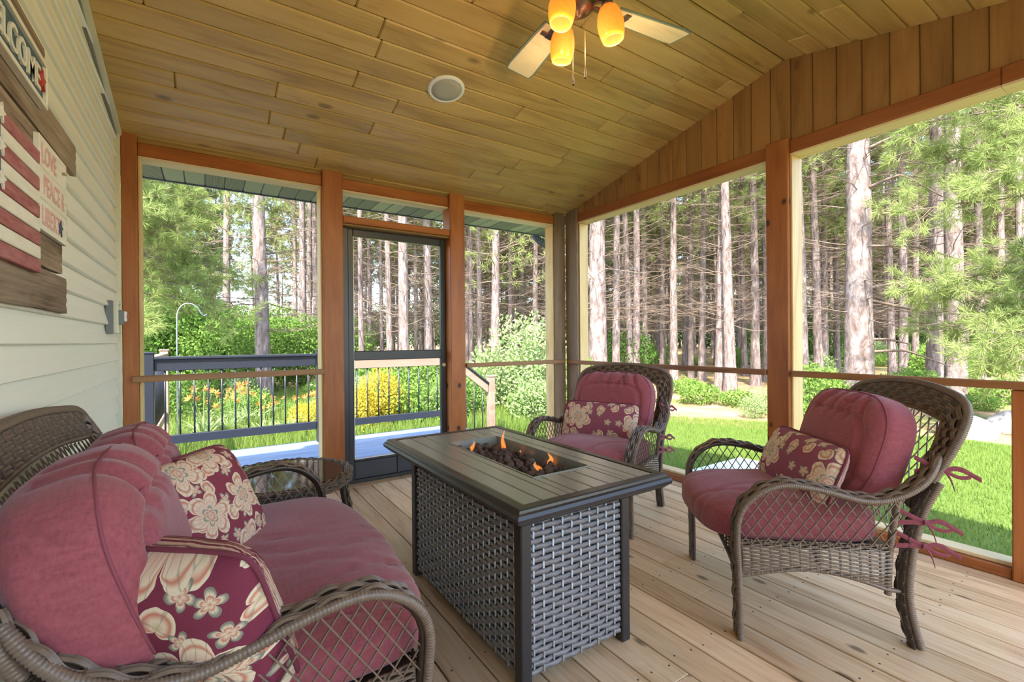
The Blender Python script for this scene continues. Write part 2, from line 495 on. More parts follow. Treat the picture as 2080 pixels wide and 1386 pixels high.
# right wall
wr = empty('wall_right', kind='structure', label='open timber framed porch wall with gable boards above screens')
post(3.12, 3.262, 3.535, 3.708, 0, 2.46, 'post_grey', par=wr)
post(3.11, 3.262, 1.497, 1.640, 0, 2.425, par=wr)
post(3.11, 3.262, YN, YN+.14, 0, 2.425, par=wr)
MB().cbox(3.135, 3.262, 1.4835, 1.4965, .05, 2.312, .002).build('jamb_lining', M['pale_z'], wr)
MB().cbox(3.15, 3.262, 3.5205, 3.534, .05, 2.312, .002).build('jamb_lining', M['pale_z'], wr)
for a, b in ((1.6405, 3.534), (.55, 1.4965), (YN+.141, .549)):
    MB().cbox(3.135, 3.262, a, b, 2.328, 2.412, .005).build('beam', M['beam_y'], wr)
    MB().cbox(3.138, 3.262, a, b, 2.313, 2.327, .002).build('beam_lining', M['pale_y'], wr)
MB().cbox(3.098, 3.137, 1.641, 3.665, .893, .931, .004).build('mid_rail', M['rail_y'], wr)
MB().cbox(3.100, 3.137, YN+.141, 1.4825, .893, .931, .004).build('mid_rail', M['rail_y'], wr)
for a, b in ((1.641, 3.534), (.5215, 1.4825), (YN+.141, .3985)):
    MB().cbox(3.13, 3.20, a, b, .002, .048, .004).build('sill', M['beam_y'], wr)
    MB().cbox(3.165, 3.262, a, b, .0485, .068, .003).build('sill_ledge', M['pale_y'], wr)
post(3.118, 3.20, .40, .5205, 0, .892, par=wr, name='short_post')
y = 3.70; k = 0
while y > YN-.05:
    a = y-.1295
    top = max(ceil_z(a), ceil_z(y))
    if a < RIDGE_Y < y: top = RIDGE_Z
    m = MB()
    lo = 2.412
    c = .006
    pts = [(3.165, a+.0012), (3.165, y-.0012), (3.15+c, y-.0012), (3.15, y-.0012-c), (3.15, a+.0012+c), (3.15+c, a+.0012)]
    n = len(pts)
    V = [(p[0], p[1], lo) for p in pts] + [(p[0], p[1], ceil_z(p[1])+.015) for p in pts]
    m.add(V, [tuple(range(n)), tuple(range(2*n-1, n-1, -1))] + [(i, n+i, n+(i+1) % n, (i+1) % n) for i in range(n)])
    m.build('gable_board', M['gable'], wr)
    y = a; k += 1

m = MB(); m.prism([(3.72, 2.414), (3.72, ceil_z(3.72)+.02), (RIDGE_Y, RIDGE_Z+.02), (YN-.1, ceil_z(YN-.1)+.02), (YN-.1, 2.414)], 0, 3.166, 3.262)
m.build('gable_backing', M['gable'], wr)

# near wall behind the camera: posts, beam and rail with open screens
wn_ = empty('wall_near', kind='structure', label='screened porch wall opposite the door')
for a in (-.433, 1.30, 3.12):
    post(a, a+.14, YN-.14, YN, 0, 2.44, par=wn_)
MB().cbox(-.433, 3.26, YN-.12, YN-.01, 2.328, 2.41, .005).build('beam', M['beam_x'], wn_)
MB().cbox(-.433, 3.26, YN-.05, YN-.01, .893, .931, .004).build('mid_rail', M['rail_x'], wn_)

# insect screens
def screen(name, x0, x1, y0, y1, z0, z1, label):
    if abs(x1-x0) < 1e-6: m = MB().box(x0, x0+.002, y0, y1, z0, z1)
    else: m = MB().box(x0, x1, y0, y0+.002, z0, z1)
    tag(m.build(name, M['screen']), label, kind='structure')
screen('window_1', -.340, .7275, 3.845, 3.845, .082, 2.311, 'insect screen beside the siding wall')
screen('window_2', .889, 1.797, 3.845, 3.845, 2.118, 2.311, 'insect screen over the door')
screen('window_3', 1.958, 2.970, 3.845, 3.845, .082, 2.311, 'insect screen between door and corner post')
screen('window_4', 3.25, 3.25, 1.64, 3.5205, .068, 2.313, 'insect screen behind the corner armchair')
screen('window_5', 3.25, 3.25, YN+.14, 1.4835, .068, 2.313, 'wide insect screen beside the nearer armchair')

# door
dr = empty('door_1', (1.37, 3.82, 0), kind='structure', label='dark metal framed storm door with full glass')
for a, b in ((.945, .985), (1.748, 1.795)):
    MB().cbox(a, b, 3.795, 3.835, .012, 2.044, .004).build('stile', M['gun'], dr)
MB().cbox(.9855, 1.7475, 3.797, 3.835, 1.985, 2.044, .004).build('top_rail', M['gun'], dr)
MB().cbox(.9855, 1.7475, 3.790, 3.835, .985, 1.062, .006).build('crossbar', M['gun'], dr)
MB().cbox(.889, .944, 3.78, 3.85, .012, 2.044, .004).build('door_frame', M['gun'], dr)
for a, b in ((.9855, 1.335), (1.338, 1.7475)):
    MB().cbox(a, b, 3.797, 3.833, .03, .172, .005).build('bottom_panel', M['gun_panel'], dr)
MB().cbox(.9855, 1.7475, 3.792, 3.838, .173, .19, .003).build('bottom_moulding', M['gun'], dr)
MB().cbox(.889, 1.797, 3.785, 3.848, .0015, .0295, .003).build('threshold', M['gun'], dr)
MB().box(.9855, 1.7475, 3.815, 3.817, .19, 1.985).build('pane', M['screen'], dr)
h = MB(); h.lathe([(0, .004), (.016, .004), (.019, 0), (.019, -.004), (0, -.004)], seg=20)
h.xf(Matrix.Translation((1.771, 3.786, .925)) @ Matrix.Rotation(math.pi/2, 4, 'X'))
h.box(1.757, 1.785, 3.776, 3.783, .921, .929)
h.build('latch', M['brass'], dr)
for zz, nm in ((2.044, 'glass_bead'),):
    MB().box(.985, .990, 3.794, 3.80, .19, 1.985).build(nm, M['white_plastic'], dr)
    MB().box(.9855, 1.7475, 3.794, 3.80, .190, .197).build(nm, M['white_plastic'], dr)

# eave soffit behind the back wall, with gutter edge and downspout
so = empty('eave_soffit', (1.4, 4.05, 2.345), label='sage green vented soffit under the eave', cat='soffit')
xx = -.62; k = 0
while xx < 3.40:
    m = MB().cbox(xx+.002, xx+.119, 3.865, 4.25, 2.340, 2.352, .004)
    m.build('soffit_panel', M['soffit_perf'] if k % 4 in (1, 2) else M['soffit'], so)
    m = MB().box(xx-.004, xx+.002, 3.865, 4.25, 2.347, 2.353); m.build('groove', M['channel_dark'], so)
    xx += .125; k += 1
MB().cbox(-.62, 3.45, 4.25, 4.27, 2.332, 2.46, .003).build('fascia', M['navy'], so)
ds = empty('downspout', (3.3, 4.33, 2.25), label='slate blue corrugated downspout elbow under the eave', cat='downspout')
P = smoothpath([(3.17, 4.33, 2.44), (3.175, 4.33, 2.37), (3.21, 4.33, 2.325), (3.30, 4.33, 2.285), (3.60, 4.33, 2.17)], 40)
MB().tube(P, [.036 + .0025*math.sin(i*2.2) for i in range(40)], 10, up=(0, 1, 0), flat=1.2).build('elbow', M['navy'], ds)
for dy in (-.02, 0, .02):
    MB().tube([(p[0], p[1]+dy-.0, p[2]-.034) for p in P], .006, 5).build('rib', M['navy'], ds)

# ceiling speaker, on the far slope
spk = empty('ceiling_speaker', (1.25, 2.61, ceil_z(2.61)), label='round white ceiling speaker with grey grille', cat='speaker')
R = Matrix.Rotation(-al, 4, 'X')
m = MB(); m.lathe([(.092, -.008), (.098, -.014), (.113, -.006), (.116, .002), (.10, .004)], seg=40); m.xf(R)
m.build('rim', M['white_plastic'], spk, smooth=True, local=True)
m = MB(); m.lathe([(0, -.012), (.05, -.0115), (.093, -.009), (.094, -.004)], seg=40); m.xf(R)
m.build('grille', M['grille'], spk, smooth=True, local=True)

# ------------------------------------------------------------------ furniture materials
def wicker_mat(name, a, b, rough=.36):
    n = NT(name)
    g = n.noise(n.coord(), 60, 3, .6)
    c = n.mix(g, a, b)
    return n.done(n.pbsdf(c, rough, 0, n.bump(n.noise(n.coord(), 420, 2), .15, .002), .5))
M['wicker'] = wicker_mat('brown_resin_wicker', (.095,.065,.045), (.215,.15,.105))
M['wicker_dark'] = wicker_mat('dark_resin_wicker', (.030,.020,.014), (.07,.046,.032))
M['table_metal'] = plain('bronze_black_metal', (.036,.032,.031), .30, .2)
M['slat_metal'] = plain('taupe_metal_slat', (.29,.29,.25), .22, .2)
M['panel_wicker'] = wicker_mat('grey_brown_panel_wicker', (.12,.11,.112), (.24,.215,.21), .28)
M['stake'] = plain('wicker_stake_highlight', (.50,.53,.56), .25)  # stakes coloured pale to paint in the white highlights between the canes
M['burner'] = plain('burner_tray_steel', (.035,.045,.06), .35, .5)

def fabric(name, a, b):
    n = NT(name); o = n.coord()
    w1 = n.noise(n.scalev(o, 160, 20, 90), 1.0, 2, .7); w2 = n.noise(n.scalev(o, 20, 160, 90), 1.0, 2, .7)
    f = n.math('MULTIPLY', n.math('ADD', w1, w2), .5)
    c = n.ramp(f, [(.32, a), (.62, b)])
    big = n.noise(o, 2.2, 2)
    c = n.mix(n.math('MULTIPLY', big, .35), c, tuple(x*1.35 for x in b))
    return n.done(n.pbsdf(c, .85, 0, n.bump(f, .25, .003), .25, Sheen_Weight=.25))
M['maroon'] = fabric('maroon_cushion_fabric', (.178,.038,.050), (.295,.074,.087))
M['tie'] = fabric('maroon_tie_fabric', (.15,.03,.045), (.24,.06,.075))
M['piping'] = plain('maroon_piping', (.15,.025,.045), .85)
M['seam'] = plain('maroon_seam', (.215,.05,.068), .85)

def floral(name, base1, base2, scale, seed):
    """cream, coral and sage flowers and leaves printed on maroon cloth"""
    n = NT(name); uv = n.coord('UV')
    wv = n.noise(n.scalev(uv, 150, 150, 1), 1.0, 2)
    c = n.mix(wv, base1, base2)
    cream = (.66,.54,.38); coral = (.50,.17,.11); sage = (.20,.19,.145); peach = (.64,.40,.29); gold = (.48,.34,.18)
    wob = n.vmath('SCALE', n.vmath('SUBTRACT', n.noise(uv, 9, 2, col=True), (.5, .5, .5)), .05)
    def layer(sc, off, R, k, inner, ramp, thr, c, lobes):
        p = n.vmath('ADD', n.vmath('SCALE', n.vmath('ADD', uv, wob), sc), off)
        s = n.sep(p); p = n.comb(s[0], s[1], 0.0)
        v = n.node('ShaderNodeTexVoronoi'); v.voronoi_dimensions = '2D'
        v.inputs['Scale'].default_value = 1.0; v.inputs['Randomness'].default_value = .6
        n.put(v.inputs['Vector'], p)
        d = n.vmath('SUBTRACT', p, v.outputs['Position']); ds = n.sep(d)
        rc = n.sep(v.outputs['Color'])
        ang = n.math('ADD', n.math('ARCTAN2', ds[1], ds[0]), n.math('MULTIPLY', rc[0], 6.28))
        r = n.math('SQRT', n.math('ADD', n.math('MULTIPLY', ds[0], ds[0]), n.math('MULTIPLY', ds[1], ds[1])))
        pet = n.math('ABSOLUTE', n.math('COSINE', n.math('MULTIPLY', ang, lobes/2)))
        pet = n.math('POWER', pet, k)
        pr = n.math('MULTIPLY', R, n.math('ADD', inner, n.math('MULTIPLY', pet, 1-inner)))
        q = n.math('DIVIDE', r, pr)
        col = n.ramp(q, ramp)
        vein = n.math('LESS_THAN', n.math('ABSOLUTE', n.math('SINE', n.math('MULTIPLY', ang, lobes*2.0))), .22)
        col = n.mix(n.math('MULTIPLY', vein, .45), col, sage)
        mask = n.math('MULTIPLY', n.math('LESS_THAN', q, 1.0), n.math('GREATER_THAN', rc[1], thr))
        return n.mix(mask, c, col)
    c = layer(scale*2.1, (3.1+seed, .7, 0), .40, .8, .10, [(.0, gold), (.35, cream), (.7, coral), (.86, cream)], .30, c, 1.0)
    c = layer(scale*2.6, (1.7, 5.3+seed, 0), .36, .6, .25, [(.0, coral), (.25, cream), (.5, coral), (.6, cream), (.88, sage)], .45, c, 5.0)
    c = layer(scale, (seed*1.3+.31, seed*.7+.12, 0), .46, .55, .42, [(.0, coral), (.10, cream), (.17, coral), (.26, cream), (.34, sage), (.44, cream), (.50, peach), (.72, cream), (.80, coral), (.90, cream)], .12, c, 6.0)
    return n.done(n.pbsdf(c, .85, 0, n.bump(wv, .2, .003), .2))
M['floral1'] = floral('maroon_floral_print', (.17,.028,.045), (.25,.05,.07), 3.0, 1.0)
M['floral2'] = floral('maroon_floral_print_large', (.135,.020,.042), (.20,.036,.06), 2.4, 4.0)
M['floral3'] = floral('plum_floral_print', (.21,.055,.085), (.29,.085,.12), 2.6, 7.0)

# ------------------------------------------------------------------ wicker building blocks
def wrapped(mb, P, r, pitch=.0075, seg=8):
    """cane wrapped round a tube: the wraps are real ridges"""
    n = max(8, int(plen(np.array(P))/pitch*3))
    Q = smoothpath(P, n)
    mb.tube(Q, [r*(.84, 1.0, .99)[i % 3] for i in range(n)], seg)

def unit(v): return v/np.maximum(np.linalg.norm(v, axis=1, keepdims=True), 1e-9)

def weave_band(mb, P, side, W, lanes, pitch=.05, thick=.006, amp=.006, split=2):
    """basket weave strip: lanes run along P, going over and under by turns"""
    n = max(12, int(plen(np.array(P))/pitch*6)); Q = smoothpath(P, n)
    S0 = np.array(side, float)
    S = np.tile(S0, (n, 1)) if S0.ndim == 1 else smoothpath(S0, n)
    T = np.gradient(Q, axis=0); T = unit(T)
    S = unit(S - T*(S*T).sum(1, keepdims=True)); N = unit(np.cross(T, S))
    d = np.r_[0, np.cumsum(np.linalg.norm(np.diff(Q, axis=0), axis=1))]
    Wv = np.full(n, W) if not hasattr(W, '__len__') else np.interp(np.linspace(0, 1, n), np.linspace(0, 1, len(W)), W)
    for l in range(lanes):
        ph = math.pi*d/pitch + math.pi*l
        for sp in range(split):
            c = ((l+(sp+.5)/split)/lanes - .5)*Wv
            C = Q + S*c[:, None] + N*(amp*np.sin(ph))[:, None]
            V = np.empty((n, 4, 3)); hw = (Wv/lanes/split*.47)[:, None]
            V[:, 0] = C-S*hw; V[:, 1] = C+N*thick/2; V[:, 2] = C+S*hw; V[:, 3] = C-N*thick/2
            F = []
            for i in range(n-1):
                a = i*4; F += [(a, a+1, a+5, a+4), (a+1, a+2, a+6, a+5), (a+2, a+3, a+7, a+6), (a+3, a, a+4, a+7)]
            mb.add(V.reshape(-1, 3), F)
    # cross stakes
    k = int(d[-1]/pitch)
    for j in range(k+1):
        i = min(n-1, int(np.searchsorted(d, j*pitch)))
        mb.tube([Q[i]-S[i]*Wv[i]*.48, Q[i]+S[i]*Wv[i]*.48], .0035, 4)

def inside(poly, p):
    c = False; n = len(poly)
    for i in range(n):
        (x1, y1), (x2, y2) = poly[i], poly[i-1]
        if (y1 > p[1]) != (y2 > p[1]) and p[0] < (x2-x1)*(p[1]-y1)/(y2-y1)+x1: c = not c
    return c

def lattice(mb, poly, to3d, space=.034, ang=56, r=.0024):
    """diamond net of thin canes filling a 2-D outline"""
    poly = [tuple(p) for p in poly]
    cx = sum(p[0] for p in poly)/len(poly); cy = sum(p[1] for p in poly)/len(poly)
    R = max(math.hypot(p[0]-cx, p[1]-cy) for p in poly)+.02
    for sg in (-1, 1):
        a = math.radians(ang)*sg; d = (math.cos(a), math.sin(a)); nn = (-d[1], d[0])
        k = -int(R/space)-1
        while k*space <= R:
            o = (cx+nn[0]*k*space, cy+nn[1]*k*space); run = []
            steps = int(2*R/.008)
            for i in range(steps+1):
                t = -R+2*R*i/steps; p = (o[0]+d[0]*t, o[1]+d[1]*t)
                if inside(poly, p): run.append(p)
                else:
                    if len(run) > 2: mb.tube([to3d(q, sg*.0022) for q in (run[0], run[len(run)//3], run[2*len(run)//3], run[-1])], r, 4, cap=False)
                    run = []
            if len(run) > 2: mb.tube([to3d(q, sg*.0022) for q in (run[0], run[len(run)//3], run[2*len(run)//3], run[-1])], r, 4, cap=False)
            k += 1

def apron(mb, s0, s1, ztop, zbot, to3d, stake=.036, pitch=.0068):
    """close horizontal weave over upright stakes, between ztop and the curve zbot(s)"""
    n = max(4, int(round((s1-s0)/stake))); ds = (s1-s0)/n
    zlo = min(zbot(s0+ds*i*.5) for i in range(2*n+1)); rows_ = int((ztop-zlo)/pitch)
    for j in range(rows_):
        z = ztop-pitch*(j+.5); run = []
        for i in range(2*n+1):
            s = s0+ds*i*.5
            if z > zbot(s): run.append(to3d((s, z), (.0040 if (i//2+j) % 2 else -.0040) if i % 2 else 0.0))
            else:
                if len(run) > 1: mb.tube(run, pitch*.42, 4, cap=False)
                run = []
        if len(run) > 1: mb.tube(run, pitch*.42, 4, cap=False)
    for i in range(n+1):
        s = s0+ds*(i+.0); zb = zbot(min(s1, max(s0, s)))
        mb.tube([to3d((s, zb), 0), to3d((s, ztop), 0)], .0042, 5)

ARM = [(.004, 0.0), (.003, .12), (.0, .25), (-.008, .38), (-.006, .46), (.022, .525), (.085, .578), (.165, .598), (.27, .585), (.36, .562), (.43, .547), (.50, .552), (.56, .575), (.615, .612), (.655, .655), (.695, .705)]
BACK = [(.0, .622, 0.0), (-.002, .594, .12), (-.004, .585, .22), (.0, .598, .36), (.005, .630, .50), (.022, .672, .615), (.040, .720, .725), (.042, .755, .80)]

def wicker_frame(root, W, sofa=False):
    H = W/2
    def flare(z): return .032*min(1.0, max(0.0, (z-.30)/.28))
    for sg in (-1, 1):
        side = (1.0*sg, 0, 0)
        P = [(sg*(H+flare(z)-(.034 if s > .69 else .010 if s > .65 else 0)), s, z) for s, z in ARM]
        # front leg and arm in one sweep
        m = MB(); Pw = [(p[0]+sg*.024, p[1], p[2]) for p in P]; wrapped(m, Pw, .0125, .0075)
        m.build('arm_rim', M['wicker'], root, smooth=True, local=True)
        m = MB(); Pi = [(p[0]-sg*.026, p[1], p[2]) for p in P]; wrapped(m, Pi, .0095, .012)
        m.tube(smoothpath([(p[0]-sg*.002, p[1]+.004, p[2]-.004) for p in P], 40), .014, 6)
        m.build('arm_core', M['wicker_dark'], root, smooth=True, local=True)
        m = MB(); Pb = [(p[0]-sg*.003, p[1]-.004 if p[2] < .45 else p[1], p[2]+(.012 if p[2] > .45 else 0)) for p in P]
        weave_band(m, Pb, side, .060, 3, .046, .009, .0050, 2)
        tag(m.build('arm_braid', M['wicker'], root, local=True), kind='stuff')
        # rear leg
        B = [(sg*(H+dx), s, z) for dx, s, z in BACK[:6]]
        m = MB(); wrapped(m, [(p[0]+sg*.012, p[1]+.014, p[2]) for p in B], .0145, .0075)
        m.build('rear_leg', M['wicker'], root, smooth=True, local=True)
        m = MB(); weave_band(m, [(p[0]-sg*.0, p[1]-.012, p[2]) for p in B], side, .044, 2, .040, .008, .0035, 2)
        m.tube([(p[0], p[1]-.004, p[2]) for p in B], .016, 6)
        tag(m.build('leg_braid', M['wicker_dark'], root, local=True), kind='stuff')
        # inner upright
        m = MB(); wrapped(m, [(sg*(H-.004), .535, .185), (sg*(H+.002), .540, .36), (sg*(H+.022), .560, .575)], .0125, .0075)
        m.build('arm_upright', M['wicker'], root, smooth=True, local=True)
        # side net
        arm_under = [(s, z-.012) for s, z in ARM if s <= .57 and z >= .36]
        poly = [(.006, .355)] + [(s+.014 if z < .55 else s, z) for s, z in arm_under[1:]] + [(.553, .355)]
        def t3(p, o): return (sg*(H+.004+flare(p[1])+o), p[0], p[1])
        m = MB(); lattice(m, poly, t3)
        tag(m.build('side_lattice', M['wicker'], root, local=True), kind='stuff')
        # side apron
        def zb(s):
            t = (s-.02)/.53; return .235+.034*math.sin(math.pi*min(1, t*1.05)) - .055*max(0, t-.35)**1.5
        m = MB(); apron(m, .018, .540, .374, zb, lambda p, o: (sg*(H+.002+.012*math.sin(math.pi*min(1, max(0, (p[1]-.2)/.17)))+o), p[0], p[1]))
        tag(m.build('side_apron', M['wicker'], root, local=True), kind='stuff')
        m = MB(); wrapped(m, [(sg*(H+.004), s, zb(s)) for s in np.linspace(.012, .575, 12)], .0085, .0075)
        m.build('apron_rim', M['wicker'], root, smooth=True, local=True)
    # front apron
    def zf(x): t = x/H; return .235+.085*(1-t*t)
    m = MB(); apron(m, -H+.01, H-.01, .372, zf, lambda p, o: (p[0], .002+o, p[1]))
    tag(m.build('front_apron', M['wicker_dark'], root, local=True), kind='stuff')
    m = MB(); wrapped(m, [(xx, .002, zf(xx)) for xx in np.linspace(-H+.004, H-.004, 14)], .0085, .0075)
    m.build('apron_rim', M['wicker'], root, smooth=True, local=True)
    # back hoop: wide woven band with a rolled rim
    half = [(H+dx, s, z) for dx, s, z in BACK[4:]]
    top = [(H+.026, .785, .862), (H-.025, .805, .908), (H*.62, .818, .932), (H*.30, .824, .946), (0, .826, .950)]
    right = half+top
    hoop = right + [(-a, b, c) for a, b, c in right[::-1][1:]]
    m = MB(); wrapped(m, hoop, .0145, .0075)
    m.build('back_rim', M['wicker'], root, smooth=True, local=True)
    n = 61; Q = smoothpath(hoop, n); T = unit(np.gradient(Q, axis=0))
    zn = np.array([0, -.80, .30]); zn /= np.linalg.norm(zn)
    In = unit(np.cross(T, np.tile(zn, (n, 1))))
    cen = np.array([0, .72, .66])
    flip = np.sign((In*(cen-Q)).sum(1, keepdims=True)); In = In*flip
    wd = np.interp(np.linspace(0, 1, n), [0, .12, .25, .5, .75, .88, 1], [.04, .055, .085, .085, .085, .055, .04])
    mid = Q+In*(wd[:, None]*.5+.012)+np.array([0, -.004, 0])
    m = MB(); NN = unit(np.cross(T, In)); m.ribbon(mid, [Vector(q) for q in In], [Vector(q) for q in NN], .05, .004)
    for q in (-.30, .30): m.ribbon(mid+In*(wd[:, None]*q), [Vector(v) for v in In], [Vector(v) for v in NN], .04, .004)
    m.build('band_backing', M['wicker_dark'], root, local=True)
    m = MB(); weave_band(m, mid, In, list(wd), 4, .036, .008, .0075, 2)
    tag(m.build('back_band', M['wicker'], root, local=True), kind='stuff')
    m = MB(); inn = Q+In*(wd[:, None]+.02); wrapped(m, inn, .008, .011); m.build('back_inner_rim', M['wicker'], root, smooth=True, local=True)
    # back net
    zs = [p[2] for p in right]; ss = [p[1] for p in right]
    def lean(z): return float(np.interp(z, zs, ss))
    poly = [(p[0], p[2]) for p in inn]
    m = MB(); lattice(m, poly+[(-H+.03, .40), (H-.03, .40)], lambda p, o: (p[0], lean(p[1])-.004+o, p[1]), .036, 62)
    tag(m.build('back_lattice', M['wicker'], root, local=True), kind='stuff')
    # seat deck
    m = MB(); m.cbox(-H+.015, H-.015, .01, .56, .335, .358, .005)
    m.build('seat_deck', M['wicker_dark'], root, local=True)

# ------------------------------------------------------------------ cushions
def soft_box(n, hx, hy, hz, p=5.0):
    V = []; F = []; key = {}
    def vid(a, b, c):
        k = (round(a, 5), round(b, 5), round(c, 5))
        if k not in key: key[k] = len(V); V.append(k)
        return key[k]
    g = [-1+2*i/n for i in range(n+1)]
    for ax in range(3):
        for sg in (-1, 1):
            for i in range(n):
                for j in range(n):
                    q = []
                    for (a, b) in ((g[i], g[j]), (g[i+1], g[j]), (g[i+1], g[j+1]), (g[i], g[j+1])):
                        v = [0, 0, 0]; v[ax] = sg; v[(ax+1) % 3] = a; v[(ax+2) % 3] = b; q.append(vid(*v))
                    F.append(q if sg > 0 else q[::-1])
    out = []
    for v in V:
        s = (abs(v[0])**p+abs(v[1])**p+abs(v[2])**p)**(1/p)
        out.append((v[0]/s*hx, v[1]/s*hy, v[2]/s*hz))
    return out, F

def wrinkle(x, y, sd, f=1.0):
    v = mnoise.noise(Vector((x*2.2*f+sd, y*9*f, sd*.7)))
    w = 1-abs(v)*2.4
    return max(0.0, w)**3

def valley(t, w): return math.exp(-(t/w)**2)

def seat_cushion(name, root, W, sd, tufts=1):
    H = W/2-.010
    r = random.Random(sd); folds = []
    for i in range(int(W*13)):
        folds.append((r.uniform(-H, H), r.uniform(-.5, .5), r.uniform(.008, .016), r.uniform(.003, .0085), r.uniform(-.25, .2)))
    V, F = soft_box(46, H, .315, .066, 5.0)
    out = []
    for x, y, z in V:
        u, v = x/H, y/.315
        dome = .026*(1-u**4)*(1-v**4)
        wr = 0.0
        if z > -.03:
            for fx, sl, w, d, yc in folds: wr -= d*valley(x-fx-sl*(y+.2)-.02*math.sin(y*14+fx*9), w)*valley(y-yc*.6+.12, .22)
            wr += .006*mnoise.noise(Vector((x*5+sd, y*5, 0)))
        top = max(0.0, min(1.0, z/.03))
        zz = z + dome*top + wr*top
        yy = y - .028*(1-u*u)*(1 if y < 0 else 0)*(abs(v)**2) - (wr*.8 if y < -.25 else 0)
        zz -= .012*max(0, -v)**3
        out.append((x, .245+yy, .414+zz))
    m = MB(); m.add(out, F)
    return m.build(name, M['maroon'], root, smooth=True, local=True)

def back_cushion(name, root, x0, x1, sd, lean=.30, zc=.68, yc=.585, hz=.228, hd=.085):
    H = (x1-x0)/2; cx = (x0+x1)/2; r = random.Random(sd)
    V, F = soft_box(48, H, hd, hz, 3.8)
    pleats = [(r.uniform(-.72, .72), r.uniform(.010, .018), r.uniform(.006, .013), r.uniform(-.3, .3)) for _ in range(9)]
    out = []
    for x, y, z in V:
        u, w = x/H, z/hz
        g = 0.0
        q = (abs(u/.76)**4+abs((w+.12)/.66)**4)**.25       # stitched line of a rounded rectangle
        g += .012*valley(q-1, .06)
        for pu, pw, pd, sl in pleats:
            t = max(0.0, min(1.0, (w-.30)/.25)); g += pd*valley((u-pu-sl*(w-.5))*H, pw)*t
        g += .004*mnoise.noise(Vector((x*6+sd, z*6, 1)))
        low = .010*valley(w+.35+.25*u*u, .09)
        k = max(0.0, min(1.0, (-y/hd+.35)/.5))
        yy = y + (g+low)*k - .036*k*(1-u**4)*(1-w**4)
        zz = z - (g*.8 if (w > .6 and k > 0) else 0)
        xx = x*(1-.09*max(0, w)**2.2 + .03*w)
        a = lean
        out.append((cx+xx, yc + yy*math.cos(a) + zz*math.sin(a), zc + zz*math.cos(a) - yy*math.sin(a)))
    m = MB(); m.add(out, F)
    o = m.build(name, M['maroon'], root, smooth=True, local=True)
    pts = []
    for k in range(72):
        t = 2*math.pi*k/72; c, s = math.cos(t), math.sin(t)
        yq = .58; R = (1-yq**3.8)**(1/3.8)
        q = (abs(c)**3.8+abs(s)**3.8)**(1/3.8); u, w = c/q*R, s/q*R
        x = u*H; z = w*hz; xx = x*(1-.09*max(0, w)**2.2+.03*w); y = -hd*yq-.036*(1-u**4)*(1-w**4)
        pts.append((cx+xx, yc+y*math.cos(lean)+z*math.sin(lean), zc+z*math.cos(lean)-y*math.sin(lean)))
    m = MB(); m.tube(pts, .0032, 6, closed=True)
    m.build('piping', M['seam'], o, smooth=True, local=True)
    return o

def bow(name, root, p, d, L=.10):
    """a fabric tie knotted in a small bow; p is the knot, d the way it hangs out"""
    m = MB(); p = Vector(p); d = Vector(d).normalized(); s = d.cross(Vector((0, 0, 1))).normalized(); Z = Vector((0, 0, 1))
    def strip(pts, w=.018):
        Q = smoothpath([tuple(q) for q in pts], 14)
        m.ribbon(Q, [Z]*14, [s]*14, w, .004)
    strip([p-d*.085+Z*.03, p-d*.04+Z*.012, p]); strip([p-d*.085-Z*.022, p-d*.04-Z*.008, p])
    strip([p, p+d*.04+Z*.014, p+d*L-Z*.012])
    strip([p, p+d*.045+Z*.016, p+d*.075-Z*.004, p+d*.04-Z*.016, p], .014)
    strip([p, p+d*.018-Z*.03, p+d*.028-Z*.065], .016)
    m.tube([p-d*.007, p+d*.007], .010, 8)
    return m.build(name, M['tie'], root, local=True)

def rim(u, v, hw, hh):
    k = 1-.085*(abs(u)*abs(v))**5
    return u*hw*k*(1-.03*(1-v*v)*abs(u)**3), v*hh*k*(1-.03*(1-u*u)*abs(v)**3)

